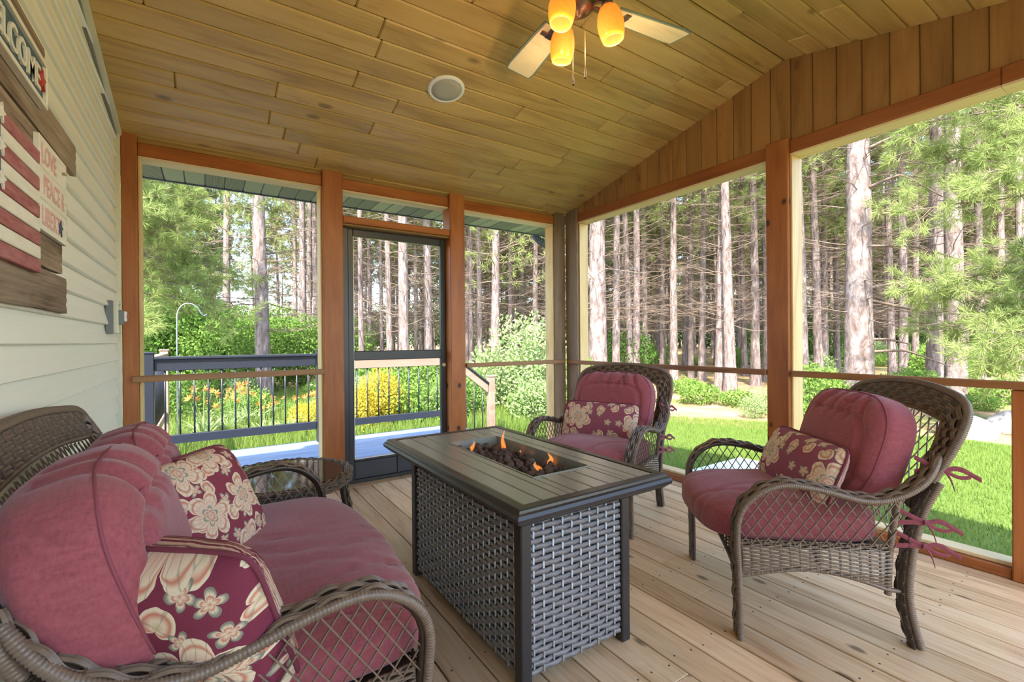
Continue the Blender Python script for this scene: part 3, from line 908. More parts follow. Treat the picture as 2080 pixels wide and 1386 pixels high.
def pillow(name, W, H, T, mat, center, ex, ey, label, group=None, cat='pillow', gusset=False):
    """throw pillow: ex along the width, ey up its face, both world directions"""
    n = 26; m = MB(); hw, hh = W/2, H/2; ids = {}
    for side in (1, -1):
        for i in range(n+1):
            for j in range(n+1):
                u, v = -1+2*i/n, -1+2*j/n
                edge = i in (0, n) or j in (0, n)
                if side < 0 and edge: ids[side, i, j] = ids[1, i, j]; continue
                prof = ((1-abs(u)**2.6)*(1-abs(v)**2.6))**.48
                px_, py_ = rim(u, v, hw, hh)
                lump = 1+.10*mnoise.noise(Vector((u*1.7+W*9, v*1.7, side*3)))
                z = side*T/2*prof*lump
                crease = .006*wrinkle(u*.6, v*.6, side+W*5, 1.5)*(1-prof)
                ids[side, i, j] = len(m.v); m.v.append((px_, py_, z-side*crease))
                m.uv[ids[side, i, j]] = (u*hw*2.0+.5+(0 if side > 0 else 3.3), v*hh*2.0+.5)
    for side in (1, -1):
        for i in range(n):
            for j in range(n):
                q = (ids[side,i,j], ids[side,i+1,j], ids[side,i+1,j+1], ids[side,i,j+1])
                m.f.append(q if side > 0 else q[::-1]); m.m.append(0)
    ex = Vector(ex).normalized(); ey = Vector(ey); ey = (ey-ex*ex.dot(ey)).normalized(); ez = ex.cross(ey)
    MX = Matrix((ex, ey, ez)).transposed()
    m.v = [tuple(MX @ Vector(p)) for p in m.v]
    zmin = min(p[2] for p in m.v)
    c = Vector(center); root = empty(name, (c.x, c.y, c.z+zmin), label=label, cat=cat, group=group)
    m.v = [(p[0], p[1], p[2]-zmin) for p in m.v]
    m.build('cover', M[mat], root, smooth=True, local=True)
    pts = []
    for k in range(4*n):
        e, t = divmod(k, n); a = -1+2*t/n
        u, v = ((a, -1), (1, a), (-a, 1), (-1, -a))[e]
        q = (*rim(u, v, hw, hh), 0)
        pts.append(tuple(MX @ Vector(q) - Vector((0, 0, zmin))))
    MB().tube(pts, .0055, 6, closed=True).build('piping', M['piping'], root, smooth=True, local=True)
    return root

# ------------------------------------------------------------------ armchairs
CHW = .64
chair = empty('wicker_armchair', (1.895, 1.255, 0), math.radians(-130.0), label='brown wicker armchair with maroon cushions beside the wide screen', cat='armchair', group='wicker armchairs with maroon cushions')
wicker_frame(chair, CHW)
seat_cushion('seat_cushion', chair, CHW, 3.0)
bc = back_cushion('back_cushion', chair, -.29, .29, 5.0)
for zz, yy in ((.66, .70), (.47, .64), (.385, .635)):
    for sg in (-1, 1):
        bow('cushion_tie', chair, (sg*(CHW/2+.035), yy, zz), (sg*.35, 1.0, -.12))
chair_b = copy_tree(chair)
chair_b.location = (1.885, 2.15, 0); chair_b.rotation_euler = (0, 0, math.radians(-68.0))
chair_b['label'] = 'brown wicker armchair with maroon cushions in front of the corner post'

def chair_pt(o, x, y, z):
    a = o.rotation_euler.z; c, s = math.cos(a), math.sin(a)
    return Vector((o.location.x+c*x-s*y, o.location.y+s*x+c*y, z))
def chair_dir(o, x, y, z):
    a = o.rotation_euler.z; c, s = math.cos(a), math.sin(a)
    return Vector((c*x-s*y, s*x+c*y, z))
for o, lb, sd, xo in ((chair, 'plum lumbar pillow with cream flowers on the armchair beside the wide screen', 1, -.02), (chair_b, 'plum lumbar pillow with cream flowers on the corner armchair', 2, -.02)):
    pillow('lumbar_pillow', .55, .285, .15, 'floral3', chair_pt(o, xo, .385, .575), chair_dir(o, 1, .05, .0), chair_dir(o, 0, .42, 1.0), lb, 'floral lumbar pillows')

# ------------------------------------------------------------------ loveseat
sofa = empty('wicker_loveseat', (.425, 1.63, 0), math.radians(90), label='brown wicker loveseat with maroon cushions against the siding wall', cat='loveseat')
SW = 1.15
wicker_frame(sofa, SW, True)
seat_cushion('seat_cushion', sofa, SW, 11.0)
back_cushion('back_cushion', sofa, -.60, -.035, 21.0, hd=.10, hz=.222, zc=.680, yc=.605)
back_cushion('back_cushion', sofa, -.03, .49, 27.0, hd=.085, hz=.210, zc=.668, yc=.60)
bow('cushion_tie', sofa, (-.60, .70, .60), (-.6, .8, -.2))
pillow('throw_pillow', .40, .38, .15, 'floral1', (.0, 1.745, .615), (.58, .81, .0), (-.36, .26, .90), 'square maroon pillow with cream flowers leaning toward the side table', 'floral throw pillows on the loveseat')
pillow('throw_pillow', .50, .43, .20, 'floral2', (-.065, 1.185, .565), (.76, -.64, .0), (-.25, -.26, .80), 'large flowered pillow with dark piping behind the loveseat arm', 'floral throw pillows on the loveseat')

# ------------------------------------------------------------------ round side table
st = empty('side_table', (.33, 2.70, 0), label='round wicker side table with a glass top', cat='side table')
def glass_top():
    n = NT('table_glass')
    t = n.node('ShaderNodeBsdfTransparent'); t.inputs['Color'].default_value = (.82,.86,.84,1)
    g = n.node('ShaderNodeBsdfGlossy'); g.inputs['Roughness'].default_value = .03
    fr = n.node('ShaderNodeFresnel'); fr.inputs['IOR'].default_value = 1.7
    m = n.node('ShaderNodeMixShader'); n.t.links.new(fr.outputs[0], m.inputs[0])
    n.t.links.new(t.outputs[0], m.inputs[1]); n.t.links.new(g.outputs[0], m.inputs[2])
    return n.done(m.outputs[0])
M['glass'] = glass_top()
m = MB(); m.lathe([(0, .437), (.302, .437), (.304, .440), (.302, .444), (0, .444)], seg=56); m.build('glass_top', M['glass'], st, local=True)
circ = lambda r, z, k=49: [(r*math.cos(2*math.pi*i/(k-1)), r*math.sin(2*math.pi*i/(k-1)), z) for i in range(k)]
m = MB(); Pc = circ(.328, .440); weave_band(m, Pc, [(p[0], p[1], 0) for p in Pc], .045, 3, .034, .006, .005, 2); tag(m.build('top_braid', M['wicker'], st, local=True), kind='stuff')
m = MB(); weave_band(m, circ(.340, .415), (0, 0, 1), .05, 2, .034, .006, .005, 2); tag(m.build('rim_braid', M['wicker'], st, local=True), kind='stuff')
m = MB(); m.lathe([(.30, .395), (.335, .395), (.335, .435), (.30, .435), (.30, .395)], seg=48); m.build('rim_frame', M['wicker_dark'], st, local=True)
m = MB(); m.lathe([(0, .20), (.27, .20), (.27, .212), (0, .212)], seg=40); m.build('lower_shelf', M['wicker_dark'], st, local=True)
for a in (-20, 70, 160, 250):
    a = math.radians(a); c, s = math.cos(a), math.sin(a)
    P = [(c*r, s*r, z) for r, z in ((.30, .41), (.305, .33), (.325, .22), (.335, .10), (.325, 0))]
    m = MB(); m.tube(smoothpath(P, 14), .022, 8); m.build('leg', M['wicker_dark'], st, smooth=True, local=True)
    m = MB(); weave_band(m, [(p[0]+c*.02, p[1]+s*.02, p[2]) for p in P], (-s, c, 0), .05, 3, .034, .006, .005, 1); tag(m.build('leg_braid', M['wicker'], st, local=True), kind='stuff')

# ------------------------------------------------------------------ fire table
FX0, FX1, FY0, FY1, FZ = .752, 1.435, 1.112, 2.328, .637
ft = empty('fire_table', ((FX0+FX1)/2, (FY0+FY1)/2, 0), label='rectangular fire pit table with slatted metal top and wicker sides', cat='fire table')
BX0, BX1, BY0, BY1 = .835, 1.335, 1.222, 2.172
# moulded border
edge_prof = [(0, -.048), (.004, -.050), (-.008, -.040), (-.016, -.034), (-.019, -.022), (-.014, -.012), (-.006, -.008), (-.004, 0), (.0, .003), (.030, .003), (.034, .0), (.034, -.048)]
m = MB(); V = []; F = []
cor = [(FX0, FY0, 1, 1), (FX1, FY0, -1, 1), (FX1, FY1, -1, -1), (FX0, FY1, 1, -1)]
for (cx, cy, sx, sy) in cor:
    for d, z in edge_prof: V.append((cx+sx*(d+.014), cy+sy*(d+.014), FZ+z))
k = len(edge_prof)
for i in range(4):
    for j in range(k):
        F.append((i*k+j, i*k+(j+1) % k, ((i+1) % 4)*k+(j+1) % k, ((i+1) % 4)*k+j))
m.add(V, F); m.build('top_border', M['table_metal'], ft)
HX0, HX1, HY0, HY1 = .992, 1.262, 1.368, 2.065
ix0, ix1, iy0, iy1 = FX0+.049, FX1-.049, FY0+.049, FY1-.049
ns = 8; sw = (ix1-ix0)/ns
for i in range(ns):
    a, b = ix0+i*sw+.0022, ix0+(i+1)*sw-.0022
    segs = [(iy0, iy1)]
    lo, hi = max(a, HX0-.006), min(b, HX1+.006)
    if hi-lo > .004:
        if lo-a > .01: MB().cbox(a, lo-.001, iy0, iy1, FZ-.016, FZ+.001, .0025).build('slat', M['slat_metal'], ft); a = lo
        elif b-hi > .01: MB().cbox(hi+.001, b, iy0, iy1, FZ-.016, FZ+.001, .0025).build('slat', M['slat_metal'], ft); b = hi
        segs = [(iy0, HY0-.007), (HY1+.007, iy1)]
    for c, d in segs:
        MB().cbox(a, b, c, d, FZ-.016, FZ+.001, .0025).build('slat', M['slat_metal'], ft)
m = MB(); m.box(ix0-.005, HX0-.004, iy0-.005, iy1+.005, FZ-.030, FZ-.018); m.box(HX1+.004, ix1+.005, iy0-.005, iy1+.005, FZ-.030, FZ-.018)
m.box(HX0-.004, HX1+.004, iy0-.005, HY0-.004, FZ-.030, FZ-.018); m.box(HX0-.004, HX1+.004, HY1+.004, iy1+.005, FZ-.030, FZ-.018)
m.build('under_frame', M['table_metal'], ft)
m = MB()
for (a, b, c, d) in ((HX0-.006, HX0, HY0-.006, HY1+.006), (HX1, HX1+.006, HY0-.006, HY1+.006), (HX0, HX1, HY0-.006, HY0), (HX0, HX1, HY1, HY1+.006)):
    m.box(a, b, c, d, FZ-.085, FZ+.0035)
m.build('burner_rim', M['slat_metal'], ft)
MB().box(HX0, HX1, HY0, HY1, FZ-.08, FZ-.066).build('burner_tray', M['burner'], ft)
# legs and base
for a, b in ((BX0, BX0+.042), (BX1-.042, BX1)):
    for c, d in ((BY0, BY0+.045), (BY1-.045, BY1)):
        MB().cbox(a, b, c, d, 0, FZ-.049, .004).build('corner_post', M['table_metal'], ft)
MB().box(BX0+.022, BX1-.022, BY0+.022, BY1-.022, .035, FZ-.05).build('inner_panel', M['table_metal'], ft)
def weave_panel(ax, pos, sgn, a0, a1, z0, z1, label):
    """thick round canes woven over upright stakes"""
    m = MB(); st_ = MB(); pitch = .0215; stake = .041
    n = int(round((a1-a0)/stake)); ds = (a1-a0)/n
    def P(a, z, o): return (pos+sgn*o, a, z) if ax == 0 else (a, pos+sgn*o, z)
    rows_ = int((z1-z0)/pitch)
    for j in range(rows_):
        z = z0+pitch*(j+.5); pts = []
        for i in range(4*n+1):
            a = a0+ds*i/4; t = (i/4+(j % 2)) * math.pi
            # each cane rides up over the next one, so it climbs a little as it passes
            pts.append(P(a, z+.0028*math.sin(t*1.0+1.1), .0055*math.sin(t+.6)))
        m.tube(pts, .0098, 6, cap=False, flat=.62 if ax == 0 else .62, up=(1, 0, 0) if ax == 0 else (0, 1, 0))
    for i in range(n+1):
        a = a0+ds*(i+.31)
        if a < a1-.004: st_.tube([P(a, z0, .0015), P(a, z1, .0015)], .0042, 5)
    p = tag(m.build('wicker_panel', M['panel_wicker'], ft, smooth=True), kind='stuff')
    tag(st_.build('panel_stakes', M['stake'], p, smooth=True), kind='stuff')
weave_panel(1, BY0+.014, -1, BX0+.044, BX1-.044, .035, FZ-.052, '')
weave_panel(1, BY1-.014, 1, BX0+.044, BX1-.044, .035, FZ-.052, '')
weave_panel(0, BX0+.014, -1, BY0+.047, BY1-.047, .035, FZ-.052, '')
weave_panel(0, BX1-.014, 1, BY0+.047, BY1-.047, .035, FZ-.052, '')

# lava rocks
def rock_mat():
    n = NT('lava_rock')
    g = n.noise(n.coord(), 45, 4, .7); r = n.rand()
    c = n.mix(g, (.035,.024,.02), (.20,.12,.085)); c = n.vmath('SCALE', c, n.math('ADD', .6, n.math('MULTIPLY', r, .9)))
    return n.done(n.pbsdf(c, .85, 0, n.bump(n.noise(n.coord(), 160, 3), .8, .004), .3))
M['rock'] = rock_mat()
rocks = []
for k in range(5):
    bm = bmesh.new(); bmesh.ops.create_icosphere(bm, subdivisions=2, radius=1.0)
    for v in bm.verts:
        d = v.co.normalized(); v.co = d*(1+.42*mnoise.noise(d*1.4+Vector((k*5, 0, 0)))+.18*mnoise.noise(d*4+Vector((0, k*3, 0))))
    me = bpy.data.meshes.new('lava_rock'); bm.to_mesh(me); bm.free(); me.materials.append(M['rock']); rocks.append(me)
r_ = random.Random(4); placed = []
tries = 0
while len(placed) < 170 and tries < 9000:
    tries += 1
    x_ = r_.uniform(HX0+.022, HX1-.022); y_ = r_.uniform(HY0+.022, HY1-.022)
    if x_ > HX1-.055 and r_.random() < .7: continue
    lay = 0 if len(placed) < 95 else 1
    rad = r_.uniform(.0125, .0185)
    z_ = FZ-.066+rad*.85+(.026 if lay else 0)
    if all((x_-a)**2+(y_-b)**2+(z_-c)**2 > (.86*(rad+d))**2 for a, b, c, d in placed):
        placed.append((x_, y_, z_, rad))
        o = link('lava_rock', rocks[r_.randrange(5)], None, (x_, y_, z_), (r_.uniform(0, 6), r_.uniform(0, 6), r_.uniform(0, 6)), (rad*1.15, rad, rad*.85))
        tag(o, 'dark brown lava rock in the burner of the fire table', 'rock', 'lava rocks in the fire table')
# flames
def flame_mat():
    n = NT('flame'); z = n.sep(n.coord('Generated'))[2]
    e = n.node('ShaderNodeEmission'); n.put(e.inputs['Color'], n.ramp(z, [(0, (1, .16, .02)), (.5, (1, .30, .05)), (1, (1, .45, .16))])); e.inputs['Strength'].default_value = .55
    t = n.node('ShaderNodeBsdfTransparent'); mx = n.node('ShaderNodeMixShader')
    lw = n.node('ShaderNodeLayerWeight'); lw.inputs['Blend'].default_value = .35
    a = n.math('MULTIPLY', n.math('SUBTRACT', 1.0, lw.outputs['Facing']), n.math('SUBTRACT', .62, n.math('MULTIPLY', z, .48)), clamp=True)
    n.put(mx.inputs[0], a); n.t.links.new(t.outputs[0], mx.inputs[1]); n.t.links.new(e.outputs[0], mx.inputs[2])
    return n.done(mx.outputs[0])
M['flame'] = flame_mat()
for i, (x_, y_, h_, w_, lb) in enumerate(((1.20, 1.90, .095, .012, 'tall thin orange flame rising from the lava rocks'), (1.075, 1.985, .055, .013, 'low orange flame nearest the storm door end of the burner'),
                                 (1.245, 1.60, .052, .013, 'faint orange flame against the burner wall'), (1.135, 1.545, .040, .020, 'broad low flame glowing between the rocks'), (1.23, 1.80, .030, .010, 'tiny flame beside the tall one'))):
    m = MB(); P = []; R = []
    for k in range(14):
        t = k/13; P.append((x_+.006*math.sin(t*7+i*2), y_+.007*math.sin(t*5+i), FZ-.055+h_*1.35*t)); R.append(w_*(math.sin(math.pi*min(1, t*1.02)**.55)*.95+.03))
    tag(m.tube(P, R, 10).build('flame', M['flame'], None, smooth=True), lb, 'flame', 'flames in the fire table')

# ------------------------------------------------------------------ ceiling fan with lights
FC = (1.378, 1.538)
M['bronze'] = plain('fan_bronze', (.16,.10,.07), .35, .7)
M['blade_edge'] = plain('blade_sage_edge', (.16,.20,.16), .5)
M['blade_face'] = wood('blade_cream_wood', (.86,.76,.50), (.80,.68,.42), (.66,.53,.30), 0, .45, 0, tone=.05)
M['chain'] = plain('bead_chain', (.55,.40,.22), .4, .5)
M['fob'] = plain('dark_wood_fob', (.035,.014,.008), .6)
def shade_mat():
    n = NT('amber_glass_shade')
    sp = n.noise(n.coord(), 70, 3, .7)
    t = n.node('ShaderNodeBsdfTranslucent'); n.put(t.inputs['Color'], n.mix(sp, (.80,.33,.06), (.90,.46,.13)))
    g = n.pbsdf(n.mix(sp, (.55,.26,.06), (.65,.36,.11)), .25)
    e = n.node('ShaderNodeEmission'); n.put(e.inputs['Color'], n.mix(sp, (1.0,.42,.07), (1.0,.54,.13))); e.inputs['Strength'].default_value = .05
    m = n.node('ShaderNodeMixShader'); m.inputs[0].default_value = .4
    n.t.links.new(t.outputs[0], m.inputs[1]); n.t.links.new(g, m.inputs[2])
    a = n.node('ShaderNodeAddShader'); n.t.links.new(m.outputs[0], a.inputs[0]); n.t.links.new(e.outputs[0], a.inputs[1])
    return n.done(a.outputs[0])
M['shade'] = shade_mat()
def glow(name, col, st):
    n = NT(name); e = n.node('ShaderNodeEmission'); e.inputs['Color'].default_value = (*col, 1); e.inputs['Strength'].default_value = st
    return n.done(e.outputs[0])
M['bulb'] = glow('warm_bulb', (1.0, .80, .50), .8)

fan = empty('ceiling_fan', (FC[0], FC[1], 2.25), label='ceiling fan with cream blades and three lit amber glass shades', cat='ceiling fan')
def fb(m, name, mat, smooth=True, parent=None):
    return m.build(name, M[mat], parent or fan, smooth=smooth)
m = MB(); m.lathe([(0, 2.945), (.065, 2.94), (.07, 2.90), (.03, 2.87), (.0135, 2.865)], (FC[0], FC[1], 0), 24); fb(m, 'canopy', 'bronze')
m = MB(); m.tube([(FC[0], FC[1], 2.87), (FC[0], FC[1], 2.80)], .0125, 12); fb(m, 'downrod', 'bronze')
m = MB(); m.lathe([(.0, 2.81), (.06, 2.805), (.105, 2.785), (.118, 2.74), (.115, 2.69), (.09, 2.655), (.06, 2.640), (.058, 2.615), (.066, 2.605), (.062, 2.59), (.045, 2.578), (.02, 2.572), (.018, 2.562), (.0, 2.555)], (FC[0], FC[1], 0), 32); fb(m, 'motor_housing', 'bronze')
for k in range(4):
    a = math.radians(-8.0+90*k)
    MR = Matrix.Translation((FC[0], FC[1], 2.632)) @ Matrix.Rotation(a, 4, 'Z') @ Matrix.Rotation(math.radians(12), 4, 'X')
    # blade with rounded corners
    def outline(i, z):
        return [(.19, -.062+i, z), (.55, -.080+i, z), (.597-i*.4, -.076+i, z), (.607-i, -.064+i*.4, z), (.607-i, .064-i*.4, z), (.597-i*.4, .076-i, z), (.55, .080-i, z), (.19, .062-i, z)]
    mb = MB(); o = outline(0, 0); n8 = len(o)
    mb.add(outline(0, -.004)+outline(0, .004), [tuple(range(n8))[::-1], tuple(range(n8, 2*n8))]+[(i, (i+1) % n8, n8+(i+1) % n8, n8+i) for i in range(n8)])
    mb.xf(MR); bl = fb(mb, 'blade', 'blade_edge', False)
    mb = MB()
    mb.add(outline(.010, -.0052)+outline(.010, -.0035), [tuple(range(n8))[::-1], tuple(range(n8, 2*n8))]+[(i, (i+1) % n8, n8+(i+1) % n8, n8+i) for i in range(n8)])
    mb.xf(MR); fb(mb, 'blade_face', 'blade_face', False, bl)
    mb = MB(); mb.cbox(.08, .27, -.018, .018, -.012, -.004, .003); mb.cbox(.235, .265, -.045, .045, -.012, -.005, .003); mb.xf(MR); fb(mb, 'blade_iron', 'bronze', False)
for k, ang in enumerate((80, -40, 200)):
    a = math.radians(ang); c, s = math.cos(a), math.sin(a)
    P = [(FC[0]+c*r, FC[1]+s*r, z) for r, z in ((.05, 2.605), (.085, 2.618), (.112, 2.616), (.122, 2.605))]
    m = MB(); m.tube(smoothpath(P, 12), .008, 8); arm = fb(m, 'lamp_arm', 'bronze')
    MR = Matrix.Translation((FC[0]+c*.126, FC[1]+s*.126, 2.605)) @ Matrix.Rotation(a, 4, 'Z') @ Matrix.Rotation(math.radians(-9), 4, 'Y')
    m = MB(); m.lathe([(0, .012), (.024, .010), (.028, -.012), (.0, -.012)], seg=20); m.xf(MR); fb(m, 'socket_cup', 'bronze', True, arm)
    prof = [(.026, -.010), (.040, -.022), (.053, -.055), (.0575, -.085), (.056, -.115), (.050, -.145), (.045, -.160), (.042, -.160), (.047, -.144), (.053, -.113), (.0545, -.085), (.050, -.056), (.037, -.024), (.023, -.013)]
    m = MB(); m.lathe(prof, seg=28); m.xf(MR); sh = fb(m, 'lamp_shade', 'shade')
    m = MB(); m.lathe([(0, -.118), (.012, -.113), (.019, -.098), (.019, -.085), (.011, -.060), (.010, -.02), (0, -.02)], seg=14); m.xf(MR); fb(m, 'bulb', 'bulb', True, sh)
    L = bpy.data.lights.new('fan_lamp', 'POINT'); L.energy = 1.5; L.color = (1.0, .74, .42); L.shadow_soft_size = .03
    lo = bpy.data.objects.new('fan_lamp', L); COL.objects.link(lo); lo.location = MR @ Vector((0, 0, -.205))
for dx, dy, zb in ((-.024, .0, 2.262), (.022, -.018, 2.295)):
    x_, y_ = FC[0]+dx*.835-dy*.55, FC[1]-dx*.55
    m = MB(); m.tube([(x_, y_, zb+.045), (x_, y_, 2.60)], .0016, 5); ch = fb(m, 'pull_chain', 'chain')
    m = MB(); m.lathe([(0, .048), (.004, .047), (.0045, .040), (.003, .036), (.0055, .028), (.0055, .012), (.004, .004), (.0055, .003), (.0055, 0), (0, 0)], (x_, y_, zb), 12); fb(m, 'pull_fob', 'fob', True, ch)

# ------------------------------------------------------------------ wall decor on the siding
def text_mb(body, size, ext, y, z, x, narrow=1.0, align='LEFT'):
    cu = bpy.data.curves.new('txt', 'FONT'); cu.body = body; cu.size = size; cu.extrude = ext; cu.align_x = align
    cu.resolution_u = 3; cu.offset = size*.012
    ob = bpy.data.objects.new('txt', cu); COL.objects.link(ob)
    bpy.context.view_layer.update()
    dg = bpy.context.evaluated_depsgraph_get()
    me = bpy.data.meshes.new_from_object(ob.evaluated_get(dg))
    m = MB(); m.add([(x+v.co.z, y+v.co.x*narrow, z+v.co.y) for v in me.vertices], [tuple(p.vertices) for p in me.polygons])
    bpy.data.objects.remove(ob); bpy.data.curves.remove(cu); bpy.data.meshes.remove(me)
    return m
def star_mb(y, z, R, x0, x1, rot=0.0):
    pts = [(y+math.sin(rot+i*math.pi/5)*(R if i % 2 == 0 else R*.42), z+math.cos(rot+i*math.pi/5)*(R if i % 2 == 0 else R*.42)) for i in range(10)]
    return MB().prism(pts, 0, x0, x1)
def worn(name, a, b, amt=.5):
    n = NT(name); g = n.noise(n.scalev(n.coord(), 40, 10, 60), 1.0, 4, .7)
    return n.done(n.pbsdf(n.ramp(g, [(.36, a), (.64+.2*(1-amt), b)]), .75, 0, n.bump(g, .2, .002), .2))
M['red_paint'] = worn('worn_red_paint', (.33,.10,.10), (.50,.24,.23))
M['cream_paint'] = worn('worn_cream_paint', (.74,.70,.57), (.84,.82,.72))
M['navy_paint'] = worn('worn_navy_paint', (.05,.08,.13), (.10,.14,.20))
M['slate_paint'] = worn('slate_blue_paint', (.07,.115,.15), (.11,.16,.20))
M['letter_cream'] = plain('cream_letters', (.75,.73,.62), .6)
M['letter_pink'] = worn('faded_pink_letters', (.62,.36,.33), (.72,.52,.47))
M['star_red'] = plain('red_star', (.50,.06,.05), .5)
M['edge_tan'] = plain('raw_tan_edge', (.55,.42,.22), .7)

bb = empty('barn_board_panel', (-.45, 1.7, 1.25), label='weathered brown barn boards mounted on the siding', cat='wall decor')
rb = random.Random(9)
for z0, z1, ye in ((1.965, 2.085, 2.07), (1.800, 1.917, 2.486), (1.675, 1.790, 2.28), (1.535, 1.668, 2.335), (1.388, 1.525, 2.26), (1.250, 1.376, 2.32)):
    m = MB(); pts = [(.85, z0), (.85, z1)]
    k = 9
    for i in range(k): pts.append((ye - (.0 if i % 2 else rb.uniform(.004, .016)), z1-(z1-z0)*i/(k-1)))
    # slightly wavy lower edge
    for i in range(1, 8): pts.append((ye-(ye-.85)*i/8, z0+rb.uniform(-.004, .004)))
    m.prism(pts, 0, -.4428, -.426)
    m.build('barn_board', M['barn_y'], bb)

wsn = empty('welcome_sign', (-.42, 1.73, 1.875), label='slate blue WELCOME sign with a cream frame and red star', cat='sign')
m = MB().box(-.4255, -.414, 1.455, 1.985, 1.875, 1.995); m.build('panel', M['slate_paint'], wsn)
for a, b, c, d in ((1.445, 1.995, 1.993, 2.006), (1.445, 1.995, 1.864, 1.877), (1.445, 1.458, 1.877, 1.993), (1.982, 1.995, 1.877, 1.993)):
    MB().cbox(-.4255, -.404, a, b, c, d, .002).build('frame', M['cream_paint'], wsn)
text_mb('WELCOME', .100, .003, 1.475, 1.899, -.410, .95).build('lettering', M['letter_cream'], wsn)
star_mb(1.945, 1.935, .033, -.4135, -.404).build('star', M['star_red'], wsn)

fg = empty('wooden_flag', (-.42, 1.5, 1.342), label='wooden plank flag with red and cream stripes and a navy starred corner', cat='wall decor')
zt = 1.712; sh_ = .0405
for i in range(9):
    z1 = zt-i*sh_; z0 = z1-sh_+.003
    y0 = 1.595 if i < 5 else .95
    MB().cbox(-.4255, -.408, y0, 1.918+rb.uniform(-.004, .004), z0, z1, .002).build('stripe_plank', M['cream_paint'] if i % 2 else M['red_paint'], fg)
MB().cbox(-.4255, -.405, .95, 1.592, zt-5*sh_+.003, zt+.002, .002).build('canton', M['navy_paint'], fg)
for zz in (1.693, 1.615, 1.535):
    for yy in (1.585, 1.48, 1.37, 1.26, 1.15, 1.04):
        star_mb(yy, zz, .026, -.4045, -.400, .2).build('star', M['cream_paint'], fg)

lv = empty('love_sign', (-.42, 2.09, 1.485), label='white plank sign reading LOVE PEACE & LIBERTY in faded letters', cat='sign')
for i in range(3):
    z1 = 1.772-i*.0957
    MB().cbox(-.4255, -.411, 1.928, 2.248, z1-.0945, z1, .0015).build('plank', M['cream_paint'], lv)
for body, y0, z0, sz, nr in (('LOVE', 1.942, 1.693, .082, .84), ('PEACE &', 1.960, 1.600, .082, .80), ('LIBERTY', 1.940, 1.505, .080, .86)):
    text_mb(body, sz, .0012, y0, z0, -.4102, nr).build('lettering', M['letter_pink'], lv)
star_mb(2.150, 1.530, .030, -.4098, -.4070, .15).build('star', M['navy_paint'], lv)
MB().cbox(-.4105, -.400, 2.185, 2.197, 1.722, 1.732, .003).build('bell_charm', M['brass'], lv)

ob = empty('outlet_box', (-.45, 3.37, 1.19), label='cream outdoor outlet box with a grey plug on the siding', cat='outlet')
MB().cbox(-.458, -.425, 3.315, 3.335, 1.192, 1.375, .003).build('flange', M['channel_dark'], ob)
m = MB()
for a, b, c, d in ((3.336, 3.352, 1.195, 1.375), (3.452, 3.468, 1.195, 1.375), (3.352, 3.452, 1.195, 1.212), (3.352, 3.452, 1.358, 1.375)): m.cbox(-.462, -.405, a, b, c, d, .003)
m.build('cover_frame', M['siding_trim'], ob)
MB().box(-.462, -.432, 3.352, 3.452, 1.212, 1.358).build('face_plate', M['grille'], ob)
MB().cbox(-.4315, -.385, 3.345, 3.395, 1.245, 1.325, .005).build('plug', plain('grey_plug', (.17,.19,.19), .5), ob)
MB().cbox(-.3845, -.372, 3.352, 3.388, 1.262, 1.318, .004).build('plug_face', M['white_plastic'], ob)
MB().cbox(-.3715, -.367, 3.358, 3.382, 1.278, 1.302, .003).build('indicator', M['star_red'], ob)

# ------------------------------------------------------------------ deck, railings, stair rail outside the door
dk = MB().box(-.9, 2.95, 3.87, 5.93, -.20, -.076).build('deck', M['navy'])
tag(dk, 'blue grey composite deck outside the screens', kind='structure')
y = 3.87
while y < 5.9:
    MB().cbox(-.9, 2.95, y+.002, y+.138, -.075, -.05, .003).build('deck_board', M['deck'], dk); y += .1405
MB().cbox(-.9, 2.95, 5.945, 5.965, -.36, -.052, .003).build('deck_skirt', M['navy'], dk)
def railing(name, label, x0, x1, y, top_mat, top, bot, bal, post_x=(), ax=0):
    rt = empty(name, ((x0+x1)/2, y, -.05), label=label, cat='railing')
    def bx(a, b, c, d, e, f): return MB().cbox(a, b, c, d, e, f, .005)
    bx(x0, x1, y-.045, y+.045, top[1]-.028, top[1]).build('cap_rail', M[top_mat], rt)
    bx(x0, x1, y-.02, y+.02, top[0], top[1]-.029).build('top_rail', M[top_mat], rt)
    bx(x0, x1, y-.022, y+.022, bot[0], bot[1]).build('bottom_rail', M['black_rail'], rt)
    for px0 in post_x:
        bx(px0, px0+.092, y-.046, y+.046, -.05, top[1]+.03).build('post', M[top_mat], rt)
        bx(px0-.006, px0+.098, y-.052, y+.052, top[1]+.031, top[1]+.05).build('post_cap', M[top_mat], rt)
    n = int((x1-x0)/bal)
    for i in range(n):
        xx = x0+(i+.7)*(x1-x0)/(n+.4)
        MB().tube([(xx, y, bot[1]), (xx, y, top[0])], .0085, 8).build('baluster', M['black_rail'], rt, smooth=True)
    return rt
railing('deck_railing', 'black deck railing with thin round balusters outside the screen', -.44, 1.085, 5.88, 'black_rail', (.855, 1.0), (.105, .195), .125, (-.532, 1.09))
railing('deck_railing', 'brown topped deck railing with black balusters seen through the door', 1.19, 2.74, 5.88, 'rail_brown', (.80, .99), (.10, .185), .14, (2.745,))
